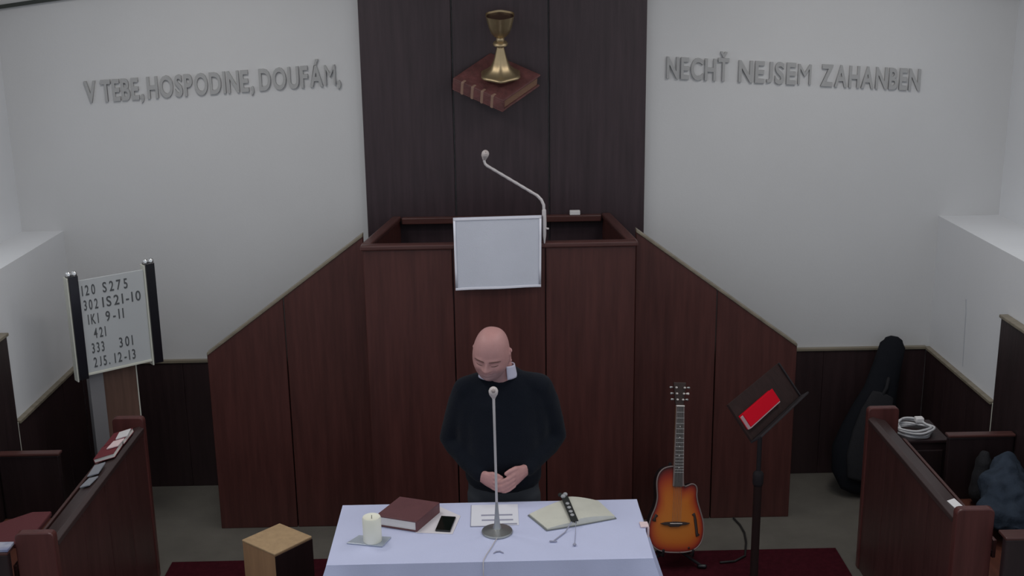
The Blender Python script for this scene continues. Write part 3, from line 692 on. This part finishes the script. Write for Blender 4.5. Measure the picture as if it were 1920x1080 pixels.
# ------------------------------------------------------------------ table and cloth
TX0, TX1, TY0, TY1, TZ = -.690, .618, 4.292, 4.832, .88
tb = thing('communion_table', 'rectangular table hidden under the white cloth in front of the man', 'table', (-.035, 4.56, 0))
G().box(TX0 + .004, TX1 - .004, TY0 + .004, TY1 - .004, TZ - .04, TZ - .003).build('tabletop', 'mahogany_x', tb, bevel=.004)
for x in (TX0 + .05, TX1 - .11):
    for y in (TY0 + .05, TY1 - .11): G().box(x, x + .06, y, y + .06, .012, TZ - .04).build('leg', 'mahogany', tb, bevel=.004)
def drape():
    # perimeter parameter around a rounded rectangle, rows from the top centre to the hem
    per = []; r = .012; nx, ny = 40, 18
    def side(ax, ay, bx, by, n_): return [(ax + (bx - ax) * i / n_, ay + (by - ay) * i / n_) for i in range(n_)]
    per += side(TX0, TY0, TX1, TY0, nx) + side(TX1, TY0, TX1, TY1, ny) + side(TX1, TY1, TX0, TY1, nx) + side(TX0, TY1, TX0, TY0, ny)
    m = len(per); cx_, cy_ = (TX0 + TX1) / 2, (TY0 + TY1) / 2; vs = []; fs = []
    rows_ = [('in', .0), ('in', .5), ('in', .9), ('in', .97), ('in', .992)] + [('dr', q) for q in (.0, .012, .03, .08, .16, .26, .38, .5, .6)]
    corners = [(TX0, TY0), (TX1, TY0), (TX1, TY1), (TX0, TY1)]
    for (kd, q) in rows_:
        for (x, y) in per:
            if kd == 'in':
                vs.append((cx_ + (x - cx_) * max(q, .02), cy_ + (y - cy_) * max(q, .02), TZ + .0006 * math.sin(x * 17) * math.sin(y * 13)))
            else:
                ox = (1 if x >= TX1 - 1e-6 else -1 if x <= TX0 + 1e-6 else 0); oy = (1 if y >= TY1 - 1e-6 else -1 if y <= TY0 + 1e-6 else 0)
                dc = min(math.hypot(x - a, y - b) for a, b in corners); near = math.exp(-(dc / .07) ** 2)
                s_ = x * 1.0 + y * 1.3
                wav = .010 * math.sin(s_ * 21 + .5) + .007 * math.sin(s_ * 37)
                out_ = .006 + q * (.07 + .30 * near) + min(1, q * 3) * wav
                if oy > 0: out_ = .006 + q * .03
                vs.append((x + ox * out_, y + oy * out_, TZ - .004 - q if q > 0 else TZ - .001))
    rr = len(rows_)
    for i in range(rr - 1):
        for k in range(m): fs.append((i * m + k, i * m + (k + 1) % m, (i + 1) * m + (k + 1) % m, (i + 1) * m + k))
    fs.append(tuple(range(m)))
    o = G().add(vs, fs).build('tablecloth', 'cloth')
    auto(o, 50); s = o.modifiers.new('solid', 'SOLIDIFY'); s.thickness = .0025; s.offset = -1
    return o
tc_ = drape(); tag(tc_, 'white tablecloth draped over the table in front of the standing man', 'tablecloth')
ZT = TZ + .0012
clip = thing('tablecloth_clip', 'small pale pink clip on the right edge of the tablecloth', 'clip', (.632, 4.575, .85))
G().box(.605, .640, 4.552, 4.600, ZT, ZT + .006).build('upper_jaw', 'pink_slip', clip, bevel=.002)
G().box(.634, .643, 4.552, 4.600, .835, ZT).build('spring_side', 'pink_slip', clip, bevel=.002)

# candle
tr_ = G().prism([(-.635, 4.462), (-.482, 4.425), (-.452, 4.508), (-.590, 4.530)], ZT, ZT + .006, 'z').build('candle_tray', 'tray', bevel=.002)
tag(tr_, 'thin grey glass tray under the candle', 'tray')
cn = thing('candle', 'thick cream pillar candle on the grey tray at the left of the table', 'candle', (-.527, 4.475, ZT + .006))
auto(G().lathe([(.037, 0), (.039, .003), (.039, .104), (.036, .110), (.030, .108), (.018, .102), (.002, .101)], 32, Matrix.Translation((-.527, 4.475, ZT + .006))).build('wax', 'wax', cn))
G().tube([(-.527, 4.475, ZT + .105), (-.526, 4.475, ZT + .122)], .0014, 6).build('wick', 'wick', cn)
# closed Bible and papers
pp = G().prism([(-.352, 4.550), (-.195, 4.530), (-.165, 4.70), (-.262, 4.80), (-.42, 4.82)], ZT, ZT + .0012, 'z').build('paper_sheet', 'paper_pink')
tag(pp, 'off-white paper sheet lying under the phone and the maroon book', 'paper')
bb = thing('closed_book', 'thick closed maroon leather book on the left of the table', 'book', (-.39, 4.69, ZT))
b0, b1, b2, b3 = Vector((-.527, 4.622, 0)), Vector((-.347, 4.553, 0)), Vector((-.256, 4.738, 0)), Vector((-.436, 4.807, 0))
def bprism(name, m, sh, z0, z1, bevel=.002):
    c = (b0 + b1 + b2 + b3) / 4; return G().prism([(c.x + (p.x - c.x) * sh, c.y + (p.y - c.y) * sh) for p in (b0, b1, b2, b3)], ZT + z0, ZT + z1, 'z').build(name, m, bb, bevel=bevel)
bprism('back_cover', 'maroon', 1, .0012, .006); bprism('pages', 'pages', .955, .006, .044); bprism('front_cover', 'maroon', 1, .044, .050)
d12 = (b2 - b1); G().prism([(b1.x - .006, b1.y + .002), (b1.x, b1.y), (b2.x, b2.y), (b2.x - .006, b2.y + .002)], ZT + .002, ZT + .049, 'z').build('spine', 'maroon', bb, bevel=.002)
# phone
ph = thing('mobile_phone', 'black mobile phone with dark screen lying on the off-white paper', 'phone', (-.23, 4.61, ZT))
pq = [Vector((-.270, 4.556, 0)), Vector((-.205, 4.544, 0)), Vector((-.184, 4.680, 0)), Vector((-.249, 4.692, 0))]; pc_ = sum(pq, Vector()) / 4
G().prism([(p.x, p.y) for p in pq], ZT + .0015, ZT + .0090, 'z').build('case', 'black', ph, bevel=.003)
G().prism([(pc_.x + (p.x - pc_.x) * .94, pc_.y + (p.y - pc_.y) * .95) for p in pq], ZT + .0085, ZT + .0094, 'z').build('screen', 'glass_black', ph)
# printed sheet
ps = thing('printed_sheet', 'white printed sheet with grey lines behind the table microphone', 'paper', (-.02, 4.70, ZT))
G().box(-.118, .088, 4.600, 4.805, ZT, ZT + .0015).build('sheet', 'paper', ps)
G().box(-.121, -.118, 4.598, 4.806, ZT, ZT + .0012).build('folded_edge', 'print', ps)
G().box(-.121, -.045, 4.594, 4.600, ZT, ZT + .0012).build('folded_edge', 'print', ps)
for (xa, xb, y) in ((-.075, .062, 4.700), (-.072, .064, 4.652), (.015, .080, 4.612)): G().box(xa, xb, y - .007, y + .007, ZT + .0015, ZT + .0019).build('printed_line', 'print', ps)
# table microphone
tm = thing('table_microphone', 'slim table microphone on a round steel base in front of the man', 'microphone', (-.006, 4.541, ZT))
auto(G().lathe([(.066, 0), (.067, .004), (.064, .009), (.040, .014), (.018, .020), (.013, .035), (.010, .07), (.007, .115), (.0055, .14)], 36, Matrix.Translation((-.006, 4.541, ZT))).build('base', 'steel', tm), 30)
G().tube([(-.006, 4.541, ZT + .13), (-.007, 4.541, 1.15), (-.009, 4.541, 1.35), (-.0105, 4.541, 1.49)], [.0055, .0055, .0055, .006], 12).build('stem', 'mic_grey', tm, smooth=True)
auto(G().tube([(-.0105, 4.545, 1.485), (-.011, 4.540, 1.505), (-.011, 4.528, 1.520)], [.008, .018, .0195], 18).build('head', 'mic_white', tm))
G().tube([(-.011, 4.514, 1.526), (-.011, 4.5065, 1.529)], [.009, .007], 14).build('grille', 'mic_core', tm, smooth=True)
G().tube([(-.006, 4.478, ZT + .006), (-.016, 4.45, ZT + .003), (-.030, 4.40, ZT + .003), (-.050, 4.34, ZT + .003), (-.062, 4.295, ZT + .003), (-.064, 4.282, ZT - .004), (-.064, 4.268, ZT - .05), (-.060, 4.250, ZT - .16), (-.055, 4.21, ZT - .35)], .0022, 8).build('cable', 'mic_grey', tm, smooth=True)
pcp = G().tube([(-.022, 4.350, ZT + .002), (-.010, 4.362, ZT + .003), (.004, 4.364, ZT + .003), (.018, 4.350, ZT + .002)], [.002, .003, .003, .002], 8).build('pen_cap', 'print', smooth=True)
tag(pcp, 'tiny curved grey clip lying near the front edge of the tablecloth', 'clip')
# open book with embroidered bookmark
ob = thing('open_book', 'open cream-paged book lying on the right of the table', 'book', (.32, 4.68, ZT))
q0, q1, q2, q3, q4, q5 = (.128, 4.690), (.203, 4.540), (.335, 4.578), (.512, 4.640), (.452, 4.802), (.300, 4.815)
G().prism([q0, q1, q2, q3, q4, q5], ZT, ZT + .004, 'z').build('cover', 'hard_grey', ob, bevel=.001)
def page_side(name, a, b, c, d, h0, h1):
    """bulging leaf block: a-b fore edge, d-c gutter"""
    g = G(); nu_, nv_ = 10, 6; vs = []
    A, B, C_, D_ = (Vector((*p, 0)) for p in (a, b, c, d))
    for j in range(nv_ + 1):
        for i in range(nu_ + 1):
            u, v = i / nu_, j / nv_
            p = (A * (1 - u) + D_ * u) * (1 - v) + (B * (1 - u) + C_ * u) * v
            h = h0 + (h1 - h0) * math.sin(min(1, u * 1.08) * math.pi * .55) - .010 * max(0, (u - .86) / .14) ** 2
            vs.append((p.x, p.y, ZT + .004 + h))
    n0 = len(vs); vs += [(p[0], p[1], ZT + .004) for p in vs[:n0]]
    W = nu_ + 1; fs = [(j * W + i, j * W + i + 1, (j + 1) * W + i + 1, (j + 1) * W + i) for j in range(nv_) for i in range(nu_)]
    ed = [i for i in range(W)] + [j * W + nu_ for j in range(1, nv_ + 1)] + [nv_ * W + i for i in range(nu_ - 1, -1, -1)] + [j * W for j in range(nv_ - 1, 0, -1)]
    fs += [(ed[k], ed[(k + 1) % len(ed)], ed[(k + 1) % len(ed)] + n0, ed[k] + n0) for k in range(len(ed))]
    fs.append(tuple(e + n0 for e in ed))
    o = g.add(vs, fs).build(name, 'cream_page', ob); auto(o, 40)
ins = lambda p, k=.96: (.318 + (p[0] - .318) * k, 4.678 + (p[1] - 4.678) * k)
page_side('left_pages', ins(q0), ins(q1), ins(q2), ins(q5), .005, .016)
page_side('right_pages', ins(q4), ins(q3), ins(q2), ins(q5), .010, .028)
bm_ = thing('bookmark', 'black and silver embroidered bookmark with threads across the open book', 'bookmark', (.31, 4.69, ZT))
BA, BB = Vector((.296, 4.806, ZT + .032)), Vector((.326, 4.572, ZT + .026)); bd = (BB - BA); bs = Vector((bd.y, -bd.x, 0)).normalized()
if bs.x < 0: bs = -bs
def band(name, m, t0, t1, w0, w1, k, th=.003):
    vs = []
    for t in (t0, t1):
        c = BA + bd * t
        for ww in (w0, w1):
            for z in (0, th): vs.append(c + bs * ww + Vector((0, 0, k + z)))
    return G().add(vs, [(0, 2, 3, 1), (4, 5, 7, 6), (0, 1, 5, 4), (2, 6, 7, 3), (0, 4, 6, 2), (1, 3, 7, 5)]).build(name, m, bm_, bevel=.001)
band('strap', 'ribbon', 0, 1, -.016, .016, 0)
for tt in (.30, .46, .62, .76):
    c = BA + bd * tt; G().sphere((c.x, c.y, c.z + .003), (.009, .013, .0025), 12, 6).build('silver_motif', 'ribbon_silver', bm_, smooth=True)
for (ox_, oy_) in ((-.018, .004), (.004, .008), (-.006, -.012)):
    G().sphere(BA + Vector((ox_, oy_, .008)), (.011, .011, .009), 12, 8).build('knot_bead', 'ribbon_silver' if ox_ > -.01 else 'ribbon', bm_, smooth=True)
G().tube([BB + Vector((-.012, .002, 0)), BB + Vector((-.045, -.05, -.024)), (.236, 4.455, ZT + .003), (.226, 4.441, ZT + .003)], [.0025, .0028, .0028, .002], 8).build('thread', 'thread', bm_, smooth=True)
G().tube([(.214, 4.440, ZT + .004), (.240, 4.437, ZT + .004)], [.004, .003], 8).build('thread_end', 'thread', bm_, smooth=True)
G().tube([BB + Vector((.004, 0, 0)), BB + Vector((.0, -.05, -.024)), (.318, 4.45, ZT + .002), (.313, 4.406, ZT + .002)], .0011, 6).build('thread', 'thread', bm_, smooth=True)
G().sphere((.313, 4.402, ZT + .006), (.008, .007, .006), 10, 6).build('bead', 'thread', bm_, smooth=True)

# ================================================================== THE MAN
O = Vector((.028, 5.03, 0))
def W(x, y, z): return Vector((O.x + x, O.y + y, z))
# head
HC = W(-.047, -.088, 1.542)
pit, yw, rl = math.radians(17), math.radians(-11), math.radians(5)
HM = Matrix.Translation(HC) @ Matrix.Rotation(yw, 4, 'Z') @ Matrix.Rotation(rl, 4, 'Y') @ Matrix.Rotation(pit, 4, 'X') @ Matrix.Scale(1.06, 4)
def head_point(d):
    """direction (x, y, z); the face looks along -y"""
    a, b, c = .077, .098, .121
    if d.z > 0:      # fuller dome
        q = 2.0 + .45 * d.z; nq = (abs(d.x) ** q + abs(d.y) ** q + abs(d.z) ** q) ** (1 / q); d = d / nq
    x, y, z = a * d.x, b * d.y, c * min(d.z, 1.0) * (.965 if d.z > 0 else 1)
    t = max(0, -d.z)
    x *= 1 - .18 * t ** 1.8
    if d.y > 0: y *= 1 - .45 * t
    else: y *= 1 - .04 * t
    if d.y < 0:
        e = lambda x0, z0, sx, sz: math.exp(-((x - x0) / sx) ** 2 - ((z - z0) / sz) ** 2)
        f = 0.0
        f += .021 * e(0, -.011, .012, .012) + .012 * e(0, .008, .009, .014)          # nose tip and bridge
        f += .007 * (e(-.013, -.015, .008, .007) + e(.013, -.015, .008, .007))       # nostril wings
        f += .006 * (e(-.030, .028, .022, .008) + e(.030, .028, .022, .008))         # brow ridge
        f -= .017 * (e(-.031, .011, .016, .011) + e(.031, .011, .016, .011))         # sockets
        f += .008 * (e(-.031, .007, .012, .007) + e(.031, .007, .012, .007))         # closed lids
        f -= .003 * (e(-.031, .001, .013, .0025) + e(.031, .001, .013, .0025))       # lash crease
        f += .004 * (e(-.046, -.020, .018, .016) + e(.046, -.020, .018, .016))       # cheeks
        f -= .004 * (e(-.030, -.032, .006, .014) + e(.030, -.032, .006, .014))       # folds beside the nose
        f += .008 * e(0, -.032, .022, .006) + .008 * e(0, -.045, .019, .006)         # lips
        f -= .006 * e(0, -.0385, .022, .0028)                                        # mouth line
        f += .012 * e(0, -.070, .020, .012)                                          # chin
        y -= f * min(1, -d.y * 2.2)
    return Vector((x, y, z))
g = G(); nu_, nv_ = 128, 112; vs = []
for j in range(nv_ + 1):
    phi = math.pi * min(max(j / nv_, .003), .997)
    for i in range(nu_):
        a = 2 * math.pi * i / nu_
        vs.append(HM @ head_point(Vector((math.sin(phi) * math.cos(a), math.sin(phi) * math.sin(a), -math.cos(phi)))))
fs = [(j * nu_ + i, j * nu_ + (i + 1) % nu_, (j + 1) * nu_ + (i + 1) % nu_, (j + 1) * nu_ + i) for j in range(nv_) for i in range(nu_)]
fs += [tuple(range(nu_ - 1, -1, -1)), tuple(range(nv_ * nu_, nv_ * nu_ + nu_))]
g.add(vs, fs)
for s in (-1, 1):   # ears: shell and rim
    E_ = HM @ Matrix.Translation((.076 if s > 0 else -.070, .012, -.006)) @ Matrix.Rotation(s * math.radians(22), 4, 'Z')
    g.sphere((0, 0, 0), 1, 14, 10, E_ @ Matrix.Diagonal((.008, .017, .029, 1))) if False else None
    pts = [E_ @ Vector((s * .006, .004 + .016 * math.sin(q), .004 + .027 * math.cos(q))) for q in (math.radians(k) for k in range(-30, 215, 20))]
    g.tube(pts, .0055, 8)
    g.tube([E_ @ Vector((0, -.004, .020)), E_ @ Vector((s * .001, .004, .0)), E_ @ Vector((s * .001, -.002, -.022))], [(.006, .012), (.007, .017), (.006, .009)], 10, side=(s, 0, 0))
# neck, trunk, limbs under the clothes
g.tube([W(0, .015, 1.36), W(-.004, -.005, 1.42), W(-.012, -.035, 1.47), W(-.025, -.065, 1.52)], [(.075, .07), (.062, .062), (.058, .060), (.055, .06)], 18, side=(1, 0, 0))
g.tube([W(0, .0, .86), W(0, -.01, .98), W(0, -.005, 1.12), W(0, .0, 1.26), W(0, .01, 1.36)], [(.13, .085), (.14, .10), (.145, .095), (.15, .09), (.13, .065)], 20, side=(1, 0, 0))
SHL, SHR = W(-.165, .02, 1.332), W(.172, .02, 1.338)
ELL, ELR = W(-.238, .055, 1.085), W(.240, .05, 1.095)
WRL, WRR = W(-.098, -.128, .978), W(.100, -.125, 1.005)
for (a, b, c) in ((SHL, ELL, WRL), (SHR, ELR, WRR)): g.tube([a, a.lerp(b, .5), b, b.lerp(c, .4), c], [.045, .042, .037, .034, .025], 14)
for s in (-1, 1): g.tube([W(s * .085, 0, .84), W(s * .095, -.01, .46), W(s * .10, .015, .10), W(s * .105, -.05, .065)], [.075, .05, .035, .032], 14)
# hands: palm, four fingers, thumb each
def fingers(chains):
    for pts, rr in chains: g.tube([W(*p) for p in pts], rr, 10)
# his right hand (left in the picture), held below, knuckles outward
g.tube([W(-.098, -.128, .978), W(-.078, -.150, .975), W(-.050, -.170, .970), W(-.030, -.178, .966)], [(.023, .030), (.020, .038), (.018, .042), (.014, .040)], 14, side=(0, -1, -.2))
fingers([([(-.040, -.185, .992), (-.012, -.198, .987), (.014, -.193, .980), (.026, -.178, .975)], [.0105, .010, .0095, .0085]),
         ([(-.042, -.186, .973), (-.012, -.200, .967), (.014, -.194, .960), (.026, -.179, .956)], [.0105, .0102, .0095, .0085]),
         ([(-.044, -.182, .955), (-.016, -.195, .948), (.008, -.190, .942), (.020, -.176, .940)], [.010, .0098, .009, .008]),
         ([(-.050, -.174, .940), (-.026, -.186, .933), (-.006, -.183, .928), (.004, -.172, .927)], [.009, .0088, .008, .0072]),
         ([(-.075, -.152, .995), (-.050, -.172, 1.006), (-.026, -.187, 1.003), (-.010, -.193, .996)], [.013, .0115, .0105, .009])])
# his left hand (right in the picture), laid over the other
g.tube([W(.100, -.125, 1.005), W(.080, -.152, 1.002), W(.055, -.180, .995), W(.036, -.196, .988)], [(.024, .030), (.021, .038), (.019, .042), (.015, .041)], 14, side=(0, -1, -.2))
fingers([([(.044, -.200, 1.012), (.016, -.216, 1.000), (-.010, -.216, .988), (-.024, -.206, .981)], [.0105, .0102, .0096, .0086]),
         ([(.042, -.204, .993), (.012, -.220, .980), (-.012, -.219, .967), (-.026, -.208, .960)], [.0108, .0104, .0097, .0086]),
         ([(.042, -.202, .974), (.014, -.216, .961), (-.008, -.214, .949), (-.020, -.204, .943)], [.0102, .010, .0092, .0082]),
         ([(.046, -.194, .957), (.022, -.206, .944), (.004, -.204, .935), (-.006, -.196, .931)], [.0092, .009, .0082, .0074]),
         ([(.078, -.158, 1.025), (.052, -.184, 1.035), (.026, -.202, 1.030), (.010, -.208, 1.022)], [.0135, .012, .011, .0095])])
man = g.build('person', 'skin', smooth=True)
r = man.modifiers.new('skin_surface', 'REMESH'); r.mode = 'VOXEL'; r.voxel_size = .0032; r.use_smooth_shade = True
sm = man.modifiers.new('soften', 'SMOOTH'); sm.factor = .5; sm.iterations = 2
tag(man, 'bald man in a dark sweater with bowed head and folded hands behind the table', 'person')
def garment(name, m, builder, vox=.008, it=6, disp=.0):
    g = G(); builder(g); o = g.build(name, m, man, smooth=True)
    r = o.modifiers.new('r', 'REMESH'); r.mode = 'VOXEL'; r.voxel_size = vox; r.use_smooth_shade = True
    if disp:
        tx = bpy.data.textures.new(name + '_folds', 'CLOUDS'); tx.noise_scale = .09; tx.noise_depth = 1
        d = o.modifiers.new('d', 'DISPLACE'); d.texture = tx; d.strength = disp; d.mid_level = .5; d.texture_coords = 'LOCAL'
    s = o.modifiers.new('s', 'SMOOTH'); s.factor = .5; s.iterations = it
    return o
def sweater(g):
    for (q, s) in ((SHL, -1), (SHR, 1)):
        g.tube([W(s * .05, .012, 1.372), W(s * .11, .014, 1.355), q + Vector((0, -.004, .006))], [(.06, .062), (.066, .064), (.066, .066)], 16)
        g.tube([W(s * .12, .012, 1.30), W(s * .135, .010, 1.20), W(s * .135, .0, 1.08)], [.085, .085, .075], 16)
    g.tube([W(0, .005, .90), W(0, -.005, .95), W(0, -.018, 1.05), W(0, -.012, 1.16), W(0, .0, 1.28), W(0, .012, 1.36), W(-.002, .012, 1.405), W(-.004, .005, 1.43)], [(.172, .120), (.178, .132), (.178, .138), (.178, .130), (.182, .118), (.165, .095), (.110, .078), (.082, .074)], 28, side=(1, 0, 0), cap=False)
    for (a, b, c) in ((SHL, ELL, WRL), (SHR, ELR, WRR)):
        cuff = b.lerp(c, .95)
        g.tube([a + Vector((0, 0, -.005)), a.lerp(b, .25), a.lerp(b, .6), b, b.lerp(c, .25), b.lerp(c, .6), b.lerp(c, .86), cuff], [.067, .069, .064, .060, .056, .049, .041, .039], 18)
garment('sweater', 'sweater', sweater, .008, 18, .012)
def trousers(g):
    g.tube([W(0, .005, .93), W(0, .005, .86), W(0, .0, .78)], [(.163, .112), (.165, .118), (.15, .11)], 24, side=(1, 0, 0), cap=False)
    for s in (-1, 1): g.tube([W(s * .080, 0, .84), W(s * .088, -.005, .62), W(s * .095, -.008, .46), W(s * .10, .01, .25), W(s * .102, .012, .06)], [.092, .080, .070, .066, .062], 18, cap=False)
garment('trousers', 'trousers', trousers, .010, 6, .008)
for s in (-1, 1):
    auto(G().tube([W(s * .105, .055, .055), W(s * .106, .0, .058), W(s * .110, -.09, .052), W(s * .112, -.165, .042)], [(.040, .040), (.042, .044), (.047, .038), (.038, .028)], 16, side=(1, 0, 0)).build('shoe', 'shoe', man), 60)
# shirt collar: standing band with two points
def collar(u, v):
    a = math.radians(-150 + 300 * u) - math.pi / 2 + math.pi
    ca, sa = math.sin(a), -math.cos(a)
    k = abs(u - .5) * 2
    rr = .071 + .010 * (1 - v); fr = -math.cos(math.radians(-150 + 300 * u))
    x = rr * math.sin(math.radians(-150 + 300 * u)); y = rr * 1.0 * math.cos(math.radians(-150 + 300 * u))
    return W(-.019 + x * 1.06, -.014 + y - .022 * v * (1), 1.420 + .066 * v - .014 * (1 - v) * (1 - k) - .020 * v * (1 - k))
cloth_patch('shirt_collar', 'shirt', collar, 40, 8, man, .005)
# closed eyelids and mouth line
def face_line(name, m, pts, r):
    P_ = []
    for (x, z) in pts:
        lo_ = Vector((x / .077, 0, z / .121)); lo_.y = -math.sqrt(max(.05, 1 - lo_.x ** 2 - lo_.z ** 2)); P_.append(HM @ (head_point(lo_.normalized()) + Vector((0, .0002, 0))))
    G().tube(P_, r, 8).build(name, m, man, smooth=True)
for s in (-1, 1):
    face_line('eyelid_line', 'brow', [(s * (.018 + .0055 * k), .0045 - .0035 * math.sin(k / 5 * math.pi)) for k in range(6)], [.0008, .0018, .0024, .0024, .0018, .0010])
face_line('mouth_line', 'lip', [(-.024 + .008 * k, -.0385 - .0015 * abs(k - 3) / 3) for k in range(7)], [.0008, .0018, .0024, .0026, .0024, .0018, .0008])
# eyebrows
for s in (-1, 1):
    pts = []
    for k in range(6):
        q = k / 5; dx_ = s * (.15 + .55 * q); dz_ = .235 + .035 * math.sin(q * 3.14) - .05 * q
        d = Vector((dx_, -math.sqrt(max(.05, 1 - dx_ ** 2 - dz_ ** 2)), dz_)).normalized(); pts.append(HM @ (head_point(d) + Vector((0, -.0005, 0))))
    G().tube(pts, [(.0022, .0016), (.0034, .002), (.0036, .002), (.0034, .002), (.0028, .0016), (.0015, .001)], 8, side=HM.to_3x3() @ Vector((0, 0, 1))).build('eyebrow', 'brow', man, smooth=True)

# ------------------------------------------------------------------ unseen ceiling lights, added to brighten the table and walls
for (x, y) in ((-1.6, 5.6), (1.9, 5.6), (-1.3, 4.55), (1.4, 4.55)):
    l = thing('ceiling_fill', 'added flat square fill light at the ceiling on the %s, %s the back wall' % ('left' if x < 0 else 'right', 'nearer to' if y > 5 else 'farther from'), 'lamp', (x, y, ZC), 'added ceiling lights')
    G().box(x - .32, x + .32, y - .32, y + .32, ZC - .05, ZC).build('housing', 'white_plastic', l, bevel=.005)
    G().box(x - .29, x + .29, y - .29, y + .29, ZC - .058, ZC - .05).build('diffuser', 'diffuser', l)
    ld = bpy.data.lights.new('fill_light', 'AREA'); ld.shape = 'SQUARE'; ld.size = .58; ld.energy = FILL_POWER * (1.0 if y > 5 else .8); ld.color = (1, .975, .95)
    lo = bpy.data.objects.new('fill_light', ld); COL.objects.link(lo); lo.location = (0, 0, -.065); lo.parent = l

if _fo.name in COL.objects: COL.objects.unlink(_fo)
bpy.data.objects.remove(_fo)
